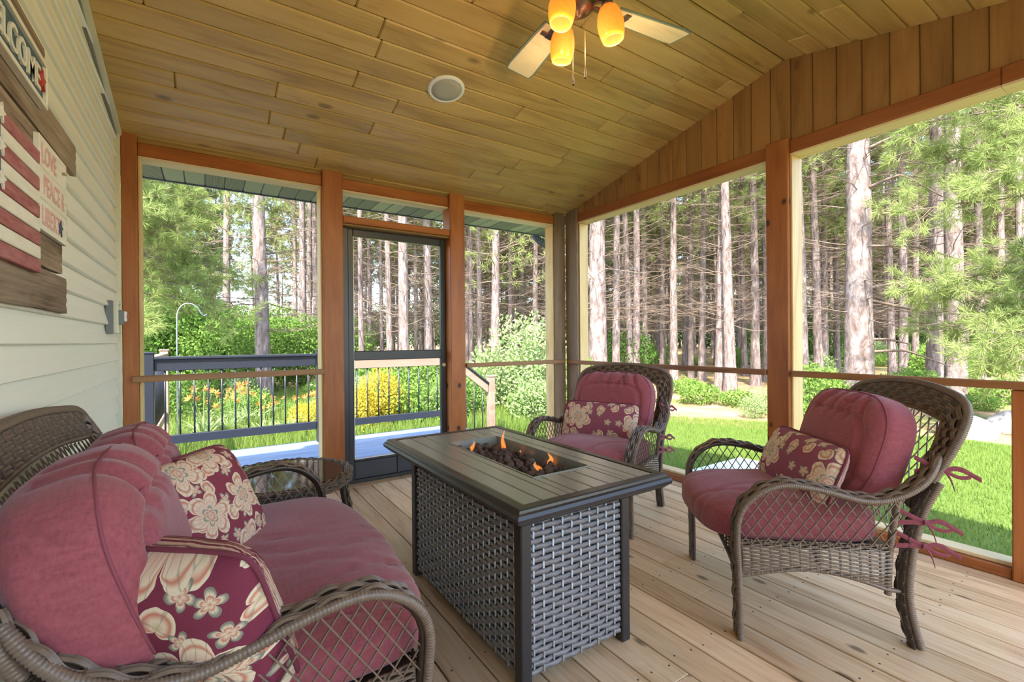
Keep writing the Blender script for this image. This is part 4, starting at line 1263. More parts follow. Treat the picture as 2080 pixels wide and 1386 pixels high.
# side run going away from the house corner
rt = empty('side_railing', (-.486, 7.0, -.05), label='grey brown railing running away from the black corner post', cat='railing')
MB().cbox(-.53, -.44, 5.94, 7.95, .965, .998, .005).build('cap_rail', M['rail_brown'], rt)
MB().cbox(-.505, -.465, 5.94, 7.95, .885, .964, .005).build('top_rail', M['rail_brown'], rt)
MB().cbox(-.508, -.462, 5.94, 7.95, .10, .19, .005).build('bottom_rail', M['rail_brown'], rt)
MB().cbox(-.535, -.44, 7.95, 8.04, -.40, 1.03, .006).build('post', M['rail_brown'], rt)
MB().cbox(-.545, -.43, 7.94, 8.05, 1.031, 1.05, .006).build('post_cap', M['rail_brown'], rt)
for i in range(13):
    yy = 6.05+i*.145
    MB().tube([(-.485, yy, .19), (-.485, yy, .885)], .0085, 8).build('baluster', M['black_rail'], rt, smooth=True)
# stair rail
sr = empty('stair_rail', (3.1, 5.88, -.4), label='brown sloping stair handrail with end post beside the deck steps', cat='stair rail')
m = MB(); m.prism([(2.838, .955), (3.44, .50), (3.44, .375), (2.838, .83)], 1, 5.862, 5.898); m.build('handrail', M['rail_brown'], sr)
m = MB(); m.prism([(2.838, .985), (3.45, .523), (3.45, .501), (2.838, .956)], 1, 5.835, 5.925); m.build('cap_rail', M['black_rail'], sr)
MB().cbox(3.452, 3.548, 5.832, 5.928, -.40, .60, .006).build('post', M['rail_brown'], sr)
MB().cbox(3.445, 3.555, 5.825, 5.935, .601, .622, .006).build('post_cap', M['rail_brown'], sr)
for i in range(4):
    xx = 2.95+i*.135
    MB().tube([(xx, 5.88, -.30), (xx, 5.88, .83-(xx-2.838)*.756)], .0085, 8).build('baluster', M['black_rail'], sr, smooth=True)
for i in range(2):
    MB().cbox(2.96+i*.29, 3.25+i*.29, 4.7, 5.83, -.40, -.16-i*.12, .004).build('step', M['deck'], sr)

hk = empty('shepherd_hook', (-.30, 7.0, -.4), label='thin grey shepherd hook standing beyond the railing', cat='garden hook')
P = [(-.30, 7.0, -.4), (-.30, 7.0, .6), (-.298, 7.0, 1.40), (-.285, 7.0, 1.53), (-.235, 7.0, 1.61), (-.16, 7.0, 1.625), (-.09, 7.0, 1.58), (-.05, 7.0, 1.50), (-.02, 7.0, 1.475), (.01, 7.0, 1.50)]
MB().tube(smoothpath(P, 60), .008, 8).build('rod', M['steel'], hk, smooth=True)

# ------------------------------------------------------------------ ground
GZ = -.40
def ground_mat():
    n = NT('forest_floor'); o = n.coord()
    a = n.noise(o, .9, 4, .6); b = n.noise(o, 14, 4, .7)
    f = n.math('ADD', n.math('MULTIPLY', a, .6), n.math('MULTIPLY', b, .4))
    c = n.ramp(f, [(.36, (.07,.11,.03)), (.45, (.18,.18,.065)), (.50, (.31,.20,.105)), (.62, (.43,.30,.18))])
    return n.done(n.pbsdf(c, .95, 0, n.bump(b, .8, .05), .1))
M['ground'] = ground_mat()
def lawn_mat():
    n = NT('lawn_grass'); o = n.coord()
    a = n.noise(o, 1.2, 3); b = n.noise(o, 60, 3, .7)
    c = n.mix(a, (.09,.165,.03), (.18,.235,.06)); c = n.mix(n.math('MULTIPLY', b, .6), c, (.04,.09,.015))
    return n.done(n.pbsdf(c, .9, 0, n.bump(b, .7, .02), .1))
M['lawn'] = lawn_mat()
def blade_mat(name, a, b, tr=.35):
    """leaf: diffuse with light coming through"""
    n = NT(name); g = n.noise(n.coord(), 3.0, 3, .6); f = n.noise(n.coord(), 40, 2)
    c = n.mix(n.math('ADD', n.math('MULTIPLY', g, .6), n.math('MULTIPLY', f, .4)), a, b)
    d = n.node('ShaderNodeBsdfDiffuse'); n.put(d.inputs['Color'], c)
    t = n.node('ShaderNodeBsdfTranslucent'); n.put(t.inputs['Color'], c)
    m = n.node('ShaderNodeMixShader'); m.inputs[0].default_value = tr
    n.t.links.new(d.outputs[0], m.inputs[1]); n.t.links.new(t.outputs[0], m.inputs[2])
    return n.done(m.outputs[0])
M['grass'] = blade_mat('grass_blades', (.115,.20,.035), (.23,.30,.075))
M['needle'] = blade_mat('pine_needles', (.17,.25,.06), (.40,.45,.17))
M['needle_far'] = blade_mat('pine_needles_far', (.13,.18,.05), (.30,.33,.13))
M['leaf'] = blade_mat('green_leaves', (.09,.19,.032), (.24,.36,.085))
M['leaf_dark'] = blade_mat('dark_green_leaves', (.045,.11,.022), (.13,.225,.045))
M['leaf_pale'] = blade_mat('pale_green_leaves', (.20,.31,.10), (.38,.46,.22))
M['leaf_gold'] = blade_mat('golden_leaves', (.40,.33,.03), (.64,.53,.08))
M['lily'] = blade_mat('lily_orange', (.62,.22,.05), (.78,.36,.11))
M['dead'] = plain('dead_pine_branch', (.18,.135,.105), .9, spec=.1, var=.35)
def bark_mat():
    n = NT('pine_bark'); o = n.coord()
    a = n.noise(n.scalev(o, 14, 14, 3.5), 1.0, 4, .7, .4); b = n.noise(o, 2.0, 3)
    c = n.ramp(a, [(.32, (.07,.05,.044)), (.5, (.185,.15,.14)), (.68, (.34,.30,.29))])
    c = n.mix(n.math('MULTIPLY', b, .35), c, (.25,.17,.135))
    return n.done(n.pbsdf(c, .95, 0, n.bump(a, .8, .03), .1))
M['bark'] = bark_mat()
M['pale_bark'] = plain('pale_sapling_bark', (.62,.58,.52), .9, var=.2)

def gh(x, y):
    """height of the ground away from the house"""
    d = max(0.0, math.hypot(x-1.5, y-1.5)-7.0)
    return GZ + min(1.0, d*.02)*mnoise.noise(Vector((x*.18, y*.18, 2.0)))*.5 + .004*d
V = []; F = []; N_ = 90; S_ = 170.0
gx = [(-S_+2*S_*i/N_) for i in range(N_+1)]
gx = [math.copysign(abs(a/S_)**2.0*S_, a) for a in gx]
for j in range(N_+1):
    for i in range(N_+1): V.append((gx[i]+3, gx[j]+3, gh(gx[i]+3, gx[j]+3)-.02))
for j in range(N_):
    for i in range(N_): a = j*(N_+1)+i; F.append((a, a+1, a+N_+2, a+N_+1))
m = MB(); m.add(V, F); tag(m.build('ground', M['ground'], None, smooth=True), 'pine straw covered forest ground', kind='structure')
# lawn with an irregular far edge
def lawn_r(a): return 7.7 + .5*math.sin(a*5+1) + .3*math.sin(a*11)
V = [(1.5, 1.0, GZ+.006)]; F = []
ring = 10
for k in range(121):
    a = math.radians(-100+k*1.6)
    for r in range(1, ring+1):
        rr = lawn_r(a)*r/ring; V.append((1.5+rr*math.cos(a), 1.0+rr*math.sin(a), GZ+.006+(-.03 if r == ring else 0)))
for k in range(120):
    F.append((0, 1+k*ring, 1+(k+1)*ring))
    for r in range(ring-1): a = 1+k*ring+r; b = a+ring; F.append((a, a+1, b+1, b))
m = MB(); m.add(V, F); lawn = m.build('lawn', M['lawn'], None, smooth=True); tag(lawn, 'mown green lawn beside the porch', kind='structure')

def blades(n, pts, h, w, spread):
    """n grass blades as tapered triangles at the given base points"""
    a = rng.uniform(0, 2*np.pi, n); hh = h*rng.uniform(.6, 1.25, n); ww = w*rng.uniform(.7, 1.3, n)
    dx, dy = np.cos(a), np.sin(a); b = rng.uniform(0, 2*np.pi, n); sp = spread*rng.uniform(0, 1, n)
    V = np.empty((n, 3, 3))
    V[:, 0] = pts; V[:, 1] = pts; V[:, 2] = pts
    V[:, 0, 0] -= dx*ww/2; V[:, 0, 1] -= dy*ww/2; V[:, 1, 0] += dx*ww/2; V[:, 1, 1] += dy*ww/2
    V[:, 2, 0] += np.cos(b)*sp; V[:, 2, 1] += np.sin(b)*sp; V[:, 2, 2] += hh
    return V.reshape(-1, 3), np.arange(n*3).reshape(-1, 3)
n = 110000
ang = rng.uniform(math.radians(-35), math.radians(62), n); rr = 1.9+5.9*np.sqrt(rng.uniform(0, 1, n))
pts = np.stack([1.5+rr*np.cos(ang), 1.0+rr*np.sin(ang), np.full(n, GZ+.004)], 1)
pts = pts[(pts[:, 0] > 3.4)]
V, F = blades(len(pts), pts, .055, .008, .03)
o = link('lawn_grass', np_mesh('lawn_grass', V, F, [M['grass']]), lawn); tag(o, kind='stuff')
n = 60000
px_ = rng.uniform(-5, 6.5, n); py_ = 6.05+rng.uniform(0, 1, n)**1.5*9
pts = np.stack([px_, py_, np.full(n, GZ-.02)], 1)
V, F = blades(n, pts, .30, .016, .20)
o = link('meadow_grass', np_mesh('meadow_grass', V, F, [M['grass']])); tag(o, 'tall bright grass growing past the deck railing', 'grass', kind='stuff')

# ------------------------------------------------------------------ plants
def rand_quads(P, D, L, Wd):
    """leaf quads at P, pointing along D, length L, width Wd"""
    n = len(P); D = unit(D); R = rng.normal(size=(n, 3)); S = unit(np.cross(D, R))
    L = L[:, None]; Wd = Wd[:, None]
    V = np.empty((n, 4, 3)); V[:, 0] = P; V[:, 1] = P+D*L*.5+S*Wd*.5; V[:, 2] = P+D*L; V[:, 3] = P+D*L*.5-S*Wd*.5
    return V.reshape(-1, 3), np.arange(n*4).reshape(-1, 4)
def needle_tufts(C, D, k, length, width):
    """k needles fanning out from each tuft centre C around direction D (thin quads)"""
    n = len(C)
    P = np.repeat(C, k, 0) ; Dn = np.repeat(D, k, 0)+rng.normal(size=(n*k, 3))*.75
    P = P - np.repeat(D, k, 0)*rng.uniform(0, .12, (n*k, 1))
    L = length*rng.uniform(.7, 1.15, n*k)
    return rand_quads(P, Dn, L, np.full(n*k, width))
def tubes_np(segs, sides=4):
    """many straight tapered sticks: segs = (a, b, ra, rb)"""
    A = np.array([s[0] for s in segs], float); B = np.array([s[1] for s in segs], float)
    ra = np.array([s[2] for s in segs]); rb = np.array([s[3] for s in segs]); n = len(A)
    T = unit(B-A); R = np.where(np.abs(T[:, 2:3]) < .9, np.array([[0, 0, 1.0]]), np.array([[1.0, 0, 0]]))
    S = unit(np.cross(T, R)); U = np.cross(T, S)
    V = np.empty((n, 2*sides, 3))
    for k in range(sides):
        a = 2*math.pi*k/sides; d = S*math.cos(a)+U*math.sin(a)
        V[:, k] = A+d*ra[:, None]; V[:, sides+k] = B+d*rb[:, None]
    F = []
    base = np.arange(n)*2*sides
    for k in range(sides):
        k2 = (k+1) % sides
        F.append(np.stack([base+k, base+k2, base+sides+k2, base+sides+k], 1))
    return V.reshape(-1, 3), np.concatenate(F)
def merge(parts):
    """parts: list of (V, F4, material index) -> one set"""
    Vs = []; Fs = []; ms = []; b = 0
    for V, F, mi in parts:
        Vs.append(V); Fs.append(F+b); ms.append(np.full(len(F), mi)); b += len(V)
    return np.concatenate(Vs), np.concatenate(Fs), np.concatenate(ms)

def trunk_np(h, r0, bend, seed, r1=.25, seg=10, rings=20, stub=0):
    r = np.random.default_rng(seed); ph = r.uniform(0, 6, 4)
    zs = np.linspace(0, h, rings); V = []
    for z in zs:
        t = z/h; rad = r0*((1-t)*(1-r1)+r1)*(1+.35*math.exp(-z*3.0))
        cx = bend*math.sin(t*3.2+ph[0])-bend*math.sin(ph[0]); cy = bend*math.sin(t*2.6+ph[1])-bend*math.sin(ph[1])
        for k in range(seg):
            a = 2*math.pi*k/seg; q = rad*(1+.05*math.sin(3*a+z*2+ph[2]))
            V.append((cx+q*math.cos(a), cy+q*math.sin(a), z))
    F = []
    for i in range(rings-1):
        for k in range(seg): F.append((i*seg+k, i*seg+(k+1) % seg, (i+1)*seg+(k+1) % seg, (i+1)*seg+k))
    def center(z): t = z/h; return np.array([bend*math.sin(t*3.2+ph[0])-bend*math.sin(ph[0]), bend*math.sin(t*2.6+ph[1])-bend*math.sin(ph[1]), z])
    return np.array(V), np.array(F), center

def branches(center, r, n, z0, z1, l0, l1, rise, thick, twigs=3):
    segs = []; tips = []
    for i in range(n):
        z = r.uniform(z0, z1); a = r.uniform(0, 2*math.pi); L = r.uniform(l0, l1); p = center(z)
        d = np.array([math.cos(a), math.sin(a), r.uniform(rise[0], rise[1])]); d /= np.linalg.norm(d)
        k = 4; prev = p; t = thick*(.6+.6*L/l1)
        for j in range(1, k+1):
            d2 = d+np.array([r.normal()*.12, r.normal()*.12, r.normal()*.10+.05*(j-2)]); d2 /= np.linalg.norm(d2)
            q = prev+d2*L/k; segs.append((prev, q, t*(1-(j-1)/k*.75), t*(1-j/k*.75)))
            if j >= 2:
                for _ in range(twigs):
                    tw = d2*.6+r.normal(size=3)*.55; tw[2] *= .7; e = prev+(q-prev)*r.uniform(0, 1)+tw*r.uniform(.12, .40)
                    b0 = prev+(q-prev)*r.uniform(0, 1); segs.append((b0, e, t*.35, t*.12)); tips.append((e, tw))
            prev = q
        tips.append((prev, d))
    return segs, tips

PINE = {}
def pine_variant(key, seed, h, live_z, nlive, ndead, needles, far, bend=.10, rad=.165):
    r = np.random.default_rng(seed)
    TV, TF, cen = trunk_np(h, rad, bend, seed, .34, 10 if not far else 7, 22 if not far else 12)
    ds, dt = branches(cen, r, ndead, 1.8, live_z+3.5, .5, 2.0 if not far else 2.6, (-.2, .4), .011 if not far else .015, 3 if not far else 4)
    ls, lt = branches(cen, r, nlive, live_z, h, .8, 2.3, (-.10, .40), .016, 2)
    DV, DF = tubes_np(ds, 4 if not far else 3) if False else tubes_np(ds, 4)
    LV, LF = tubes_np(ls, 4)
    C = np.array([t[0] for t in lt]); D = unit(np.array([t[1] for t in lt]))
    if far: NV, NF = needle_tufts(C, D, needles, .32, .040)
    else: NV, NF = needle_tufts(C, D, needles, .22, .013)
    PINE[key] = dict(
        trunk=np_mesh('trunk', TV, TF, [M['bark']], smooth=True),
        dead=np_mesh('dead_branches', *merge([(DV, DF, 0), (LV, LF, 0)])[:2], [M['dead']]),
        foliage=np_mesh('needles', NV, NF, [M['needle']]))
    V, F, mi = merge([(TV, TF, 0), (DV, DF, 1), (LV, LF, 1), (NV, NF, 2)])
    PINE[key]['all'] = np_mesh('pine_tree', V, F, [M['bark'], M['dead'], M['needle_far']], mi)
for i in range(4): pine_variant('n%d' % i, 40+i, 15, 5.5+i*.5, 80, 90, 22, False)
for i in range(5): pine_variant('f%d' % i, 60+i, 16, 5.5+.5*i, 105, 130, 15, True, .15, .12)
for i in range(2): pine_variant('g%d' % i, 80+i, 14, 3.2, 90, 30, 16, False)      # greener edge trees with live boughs low down

rt_ = random.Random(21); used = []; TL = []
def pine(x, D, wpx, label, key=None, group=None, parts=True, lean=0.0, rz=None):
    p = at_px(x, 690, D); z = gh(p.x, p.y)-.03
    dia = wpx*D/941.0; s = dia/.34
    key = key or 'n%d' % rt_.randrange(4)
    root = empty('pine_tree', (p.x, p.y, z), rt_.uniform(0, 6.28) if rz is None else rz, label=label, cat='pine tree', group=group)
    root.rotation_euler = (Matrix.Rotation(lean, 3, Vector((FW.x, FW.y, 0))) @ Matrix.Rotation(root.rotation_euler.z, 3, 'Z')).to_euler()
    root.scale = (s, s, 1.0)
    for nm, k in (('trunk', 'trunk'), ('dead_branches', 'dead'), ('needles', 'foliage')):
        o = link(nm, PINE[key][k], root)
        if k != 'trunk':
            o.scale = (1/s*min(1.15, max(.85, s)), 1/s*min(1.15, max(.85, s)), 1.0); tag(o, kind='stuff')
    used.append((p.x, p.y)); return root
NEAR = [ # photo x at eye level, depth, width in photo pixels, key, label, lean
 (1742, 9.4, 54, 'n1', 'thick sunlit pine trunk standing directly behind the nearer armchair', .042),
 (1216, 12.3, 40, 'n0', 'pale sunlit pine with a snapped fork close to the corner post', 0),
 (1943, 11.2, 36, 'n2', 'stout pine rising behind the two boulders', 0),
 (1895, 12.2, 29, 'n3', 'straight pine just behind the stout one by the boulders', 0),
 (537, 11.6, 30, 'n3', 'tall grey pine rising behind the black deck railing', -.006),
 (458, 14.5, 17, 'g0', 'slim pine with low green boughs beyond the shepherd hook', 0),
 (822, 11.8, 24, 'n2', 'broad pale pine seen through the storm door', 0),
 (870, 12.8, 19, 'n0', 'narrower pale pine beside the door stile', 0),
 (1004, 13.6, 20, 'g1', 'pine with drooping green boughs seen between door and corner post', 0),
 (1483, 13.4, 23, 'n1', 'sunlit half of a close pair of pines at the edge of the lawn', 0),
 (1462, 13.9, 21, 'n2', 'shaded half of a close pair of pines at the edge of the lawn', 0),
 (1534, 15.0, 19, 'n0', 'pine close to the reddish brown middle post', 0),
 (1291, 15.0, 17, 'n3', 'straighter stem of the forked pine pair', 0),
 (1281, 15.0, 15, 'n1', 'leaning stem of the forked pine pair', -.03),
]
for x_, D_, w_, k_, lb, ln in NEAR: pine(x_, D_, w_, lb, k_, None, True, ln)
MID = [(1250,14.5,17),(1310,17,13),(1345,19,13),(1368,15.5,17),(1403,18,12),(1425,17,15),(1555,17,13),(1185,17,13),(1632,14,19),(1662,15.5,18),(1676,17,14),(1700,19,12),(1812,16,14),(1834,14.5,18),(1858,18,13),(1990,16,16),(2030,18,15),(2070,14,17),
       (614,15.5,16),(628,17,13),(645,18,15),(600,20,10),(735,14.8,13),(752,17,10),(776,17,9),(792,14.2,14),(845,19,10),(958,17,12),(974,16,13),(1036,19,11),(1062,21,10),(1086,16.5,13),(1112,15.5,13),(1210,20,10),(1512,19,12),(1590,18,13),(1500,22,10),(1335,24,9),(1390,23,9)]
for x_, D_, w_ in MID: pine(x_, D_, w_, 'pine trunk with bare lower branches in the sunlit edge of the woods', None, 'pines at the edge of the woods')
# deeper rows of the plantation
far_n = 0; tries = 0
while far_n < 240 and tries < 9000:
    tries += 1
    D = 17+rt_.random()**.75*48
    x_ = rt_.uniform(640, 2150) if rt_.random() < .93 else rt_.uniform(260, 640)
    p = at_px(x_, 690, D)
    if any((p.x-a)**2+(p.y-b)**2 < 1.6 for a, b in used): continue
    s = rt_.uniform(.8, 1.15)
    o = link('pine_tree', PINE['f%d' % rt_.randrange(5)]['all'], None, (p.x, p.y, gh(p.x, p.y)-.05), (0, 0, rt_.uniform(0, 6.28)), (s, s, rt_.uniform(.9, 1.15)))
    tag(o, 'thin dark pine deep in the woods', 'pine tree', 'pines deep in the woods'); used.append((p.x, p.y)); far_n += 1

for i in range(16):
    x_ = -330+i*36; D = rt_.uniform(13, 34); p = at_px(x_, 690, D)
    o = link('pine_tree', PINE['f%d' % rt_.randrange(5)]['all'], None, (p.x, p.y, gh(p.x, p.y)-.05), (0, 0, rt_.uniform(0, 6.28)), (1, 1, 1))
    tag(o, 'thin dark pine deep in the woods', 'pine tree', 'pines deep in the woods')
# distant tree line closing off the view
rl = random.Random(77)
for i in range(46):
    x_ = 300+i*41+rl.uniform(-15, 15); D_ = rl.uniform(62, 85); p = at_px(x_, 690, D_); s_ = rl.uniform(2.4, 3.6)*(.75 if x_ < 760 else 1.25)
    TL.append((p.x, p.y, s_))

# pine whose long green boughs hang in beside the wide screen
def bough_tree(name, base, h, boughs, label, seed, nl=.17, k=46):
    r = np.random.default_rng(seed)
    TV, TF, cen = trunk_np(h, .17, .1, seed, .4)
    segs = []; C = []; Dd = []
    for (z, az, L, rise) in boughs:
        p = cen(z); d = np.array([math.cos(az), math.sin(az), rise]); d /= np.linalg.norm(d); prev = p; K = 7
        for j in range(1, K+1):
            d2 = d+r.normal(size=3)*.10+np.array([0, 0, -.03*j]); d2 /= np.linalg.norm(d2); q = prev+d2*L/K
            segs.append((prev, q, .022*(1-(j-1)/K*.8), .022*(1-j/K*.8)))
            if j >= 2:
                for _ in range(5):
                    tw = d2*.7+r.normal(size=3)*.55; tw /= np.linalg.norm(tw); b0 = prev+(q-prev)*r.uniform(); l = r.uniform(.25, .6)
                    e = b0+tw*l; segs.append((b0, e, .007, .003)); C.append(e); Dd.append(tw)
                    for _ in range(2):
                        t2 = tw+r.normal(size=3)*.6; t2 /= np.linalg.norm(t2); b1 = b0+tw*l*r.uniform(.4, .9); e2 = b1+t2*r.uniform(.12, .3)
                        segs.append((b1, e2, .004, .002)); C.append(e2); Dd.append(t2)
            prev = q
        C.append(prev); Dd.append(d)
    SV, SF = tubes_np(segs, 5); NV, NF = needle_tufts(np.array(C), unit(np.array(Dd)), k, nl, .008)
    root = empty(name, base, label=label, cat='pine tree')
    link('trunk', np_mesh('trunk', TV, TF, [M['bark']], smooth=True), root)
    tag(link('boughs', np_mesh('boughs', SV, SF, [M['dead']]), root), kind='stuff')
    tag(link('needles', np_mesh('needles', NV, NF, [M['needle']]), root), kind='stuff')
b = at_px(2210, 690, 7.4); rb_ = random.Random(5)
toward = math.atan2(-RT.y, -RT.x)
bl_ = [(GZ*0+z, toward+rb_.uniform(-.55, .75), rb_.uniform(1.3, 2.6), rb_.uniform(-.12, .22)) for z in (1.0, 1.25, 1.5, 1.8, 2.0, 2.3, 2.5, 2.7, 3.0, 3.2, 3.4, 3.7, 3.9, 4.2, 4.4, 4.7, 5.0, 5.3, 5.6)]
bough_tree('pine_tree', (b.x, b.y, gh(b.x, b.y)), 11, bl_, 'pine with long bright green needle boughs hanging beside the wide screen', 31)
b = at_px(250, 690, 9.2)
bl_ = [(z, math.atan2(RT.y, RT.x)+rb_.uniform(-.9, .9), rb_.uniform(1.0, 2.3), rb_.uniform(-.15, .25)) for z in (2.3, 2.6, 2.8, 3.0, 3.2, 3.4, 3.6, 3.8, 4.0, 4.2, 4.4, 4.6, 4.8, 5.0, 5.2, 5.5)]
bough_tree('pine_tree', (b.x, b.y, gh(b.x, b.y)), 11, bl_, 'pine with soft green boughs beside the siding wall corner', 33, .17, 40)
# dead limbs arching from the thick trunk
b = at_px(1744, 690, 9.4); sg = []
limb = empty('pine_limbs', (b.x, b.y, gh(b.x, b.y)), label='long bare limbs arching from the thick sunlit trunk', cat='branch')
for i, (y0, y1, x1, sag) in enumerate(((300, 330, 1920, -.35), (380, 400, 1915, -.30), (500, 530, 1960, -.12), (585, 640, 2000, -.35), (610, 640, 1960, .05), (715, 745, 1930, -.15), (690, 700, 1850, -.05))):
    a_ = at_px(1766, y0, 9.35); c_ = at_px(x1, y1, 8.9+.2*i); mid = (a_+c_)/2+Vector((0, 0, -sag))
    Pq = smoothpath([tuple(a_), tuple(a_.lerp(mid, .6)+Vector((0, 0, -sag*.2))), tuple(mid), tuple(c_)], 22)
    m = MB(); m.tube(Pq, [.028*(1-.8*j/21)+.004 for j in range(22)], 6)
    for j in range(6, 21, 2):
        q = Vector(Pq[j]); e = q+Vector((rb_.uniform(-.3, .3), rb_.uniform(-.3, .3), rb_.uniform(-.35, .2)))
        m.tube([q, q.lerp(e, .5)+Vector((0, 0, .02)), e], [.007, .005, .002], 4)
    m.build('limb', M['dead'], limb, smooth=True)
# snapped fork of the pale pine
b = at_px(1216, 690, 12.3); fk = empty('broken_limb', tuple(at_px(1212, 590, 12.3)), label='snapped pale fork leaning off the pine by the corner post', cat='branch')
m = MB(); m.tube([at_px(1214, 615, 12.3), at_px(1200, 570, 12.25), at_px(1178, 510, 12.2)], [.13, .10, .05], 8); m.build('stub', M['bark'], fk, smooth=True)

# ------------------------------------------------------------------ shrubs, saplings, lilies, boulders
BUSH = {}
def bush_variant(key, seed, rx, h, n, L, mat, stems=8, hollow=.35):
    r = np.random.default_rng(seed)
    d = unit(r.normal(size=(n, 3))); rad = (hollow+(1-hollow)*r.uniform(0, 1, n)**.5)
    lump = np.array([1+.35*mnoise.noise(Vector(tuple(q*2.2+seed))) for q in d])
    P = d*rad[:, None]*lump[:, None]*np.array([rx, rx, h/2])+np.array([0, 0, h*.52]); P[:, 2] = np.maximum(P[:, 2], .03)
    V, F = rand_quads(P, d*.5+r.normal(size=(n, 3))+np.array([0, 0, .3]), L*r.uniform(.6, 1.2, n), L*.55*r.uniform(.7, 1.2, n))
    segs = []
    for i in range(stems):
        e = np.array([r.normal()*rx*.45, r.normal()*rx*.45, h*r.uniform(.5, .9)]); mid = e*np.array([.35, .35, .5])
        segs += [(np.zeros(3), mid, .014, .010), (mid, e, .010, .004)]
    SV, SF = tubes_np(segs, 5)
    V2, F2, mi = merge([(SV, SF, 0), (V, F, 1)])
    BUSH[key] = np_mesh('shrub', V2, F2, [M['dead'], mat], mi)
bush_variant('green', 1, .62, 1.1, 2600, .085, M['leaf'])
bush_variant('green2', 2, .55, .9, 2200, .075, M['leaf'])
bush_variant('dark', 3, 1.0, 2.3, 4200, .11, M['leaf_dark'])
bush_variant('pale', 4, .60, 1.0, 2300, .075, M['leaf_pale'])
bush_variant('gold', 5, .38, .95, 2600, .055, M['leaf_gold'])
bush_variant('tree', 6, 1.15, 2.6, 5200, .11, M['leaf'], 10)
bush_variant('low', 7, .50, .45, 1500, .07, M['leaf'])
bush_variant('sapling', 8, .75, 2.1, 2600, .085, M['leaf_pale'], 5, .15)
rsh = random.Random(3)
def shrub(x, D, key, s, label, name='shrub', cat='shrub', group=None, dz=0.0):
    p = at_px(x, 690, D); sc = s*rsh.uniform(.92, 1.08)
    o = link(name, BUSH[key], None, (p.x, p.y, gh(p.x, p.y)-.04+dz), (0, 0, rsh.uniform(0, 6.28)), (sc, sc, sc*rsh.uniform(.92, 1.1)))
    return tag(o, label, cat, group)
for x_, y_, s_ in TL:
    tag(link('leafy_tree', BUSH['dark'], None, (x_, y_, gh(x_, y_)-.2), (0, 0, rsh.uniform(0, 6)), (s_, s_, s_)), 'hazy green tree in the tree line past the woods', 'tree', 'distant tree line')
for x_, D_, s_ in ((735, 7.7, .9), (768, 8.0, 1.0), (800, 8.4, .8), (640, 7.6, .62), (610, 7.9, .5)):
    shrub(x_, D_, 'gold', s_, 'golden yellow barberry shrub behind the deck railing', 'golden_shrub', 'shrub', 'golden shrubs along the deck')
for x_, D_, s_ in ((300, 12, 1.15), (345, 13, 1.2), (395, 12.5, 1.1), (430, 14, 1.2), (330, 15, 1.5), (480, 15, 1.1), (250, 13, 1.3), (180, 14, 1.5), (100, 15, 1.5), (20, 14, 1.4), (-80, 15, 1.5)):
    shrub(x_, D_, 'dark', s_, 'dark leafy thicket tree behind the shepherd hook', 'leafy_tree', 'tree', 'dark thicket trees past the railing')
for x_, D_, s_ in ((505, 13.5, .95), (575, 14.5, .9), (450, 12, .8), (625, 15, .9), (690, 16, 1.0), (560, 19, 1.2)):
    shrub(x_, D_, 'tree', s_, 'bright green leafy young tree past the black railing', 'leafy_tree', 'tree', 'bright young trees past the railing')
for x_, D_, k_, s_, lb in ((1055, 9.6, 'sapling', 1.0, 'pale leafed sapling thicket left of the corner post rail'), (1100, 9.0, 'sapling', .92, 'pale leafed sapling against the corner post'), (1010, 10.2, 'pale', 1.3, 'pale bush behind the stair handrail post')):
    shrub(x_, D_, k_, s_, lb, 'leafy_sapling', 'sapling')
for x_, D_, k_, s_ in ((1645, 9.0, 'green', .95), (1690, 9.6, 'green2', .9), (1560, 9.4, 'pale', .55), (1530, 9.0, 'pale', .45), (1500, 10.5, 'low', .9), (1820, 10.2, 'green2', .85), (1855, 10.6, 'green', .8), (1880, 10.8, 'pale', .7), (1650, 8.2, 'low', 1.0),
                       (1420, 11, 'low', 1.1), (1210, 10.8, 'green2', .9), (1180, 10.2, 'green', .9), (1395, 13, 'low', 1.0), (2040, 10.5, 'low', 1.2), (1990, 9.6, 'low', .8)):
    shrub(x_, D_, k_, s_, 'green understory shrub at the edge of the lawn', 'shrub', 'shrub', 'shrubs at the edge of the lawn')
for i in range(70):
    x_ = rsh.uniform(270, 2120); D_ = rsh.uniform(13, 34)
    if x_ < 700: D_ = rsh.uniform(15, 40)
    shrub(x_, D_, rsh.choice(['green', 'green2', 'dark', 'low', 'pale', 'green']), rsh.uniform(.8, 1.35), 'green brush growing between the far trunks', 'shrub', 'shrub', 'brush between the trunks')
for i in range(34):
    x_ = rsh.uniform(690, 1180); D_ = rsh.uniform(8.2, 13)
    shrub(x_, D_, rsh.choice(['green', 'pale', 'green2', 'low', 'green']), rsh.uniform(.6, 1.0), 'leafy green shrub in the thicket past the brown railing', 'shrub', 'shrub', 'thicket past the brown railing')
for i in range(22):
    x_ = rsh.uniform(285, 680); D_ = rsh.uniform(8.5, 12)
    shrub(x_, D_, rsh.choice(['green', 'pale', 'low', 'green2']), rsh.uniform(.5, .85), 'green shrub in the bed past the black railing', 'shrub', 'shrub', 'shrubs past the black railing')
# birch like stem in the sapling thicket
b = at_px(1116, 690, 8.8); stm = empty('sapling_stem', (b.x, b.y, gh(b.x, b.y)), label='thin pale forked sapling stem by the corner post', cat='sapling')
m = MB(); z0 = gh(b.x, b.y)
m.tube(smoothpath([(b.x, b.y, z0), (b.x+.01, b.y, z0+.5), (b.x-.02, b.y, z0+1.0), (b.x-.06, b.y+.02, z0+1.9)], 14), [.03-.0015*i for i in range(14)], 7)
m.tube([(b.x, b.y, z0+.72), (b.x+.07, b.y-.04, z0+.95), (b.x+.16, b.y-.08, z0+1.5)], [.018, .013, .006], 6)
m.build('stem', M['pale_bark'], stm, smooth=True)
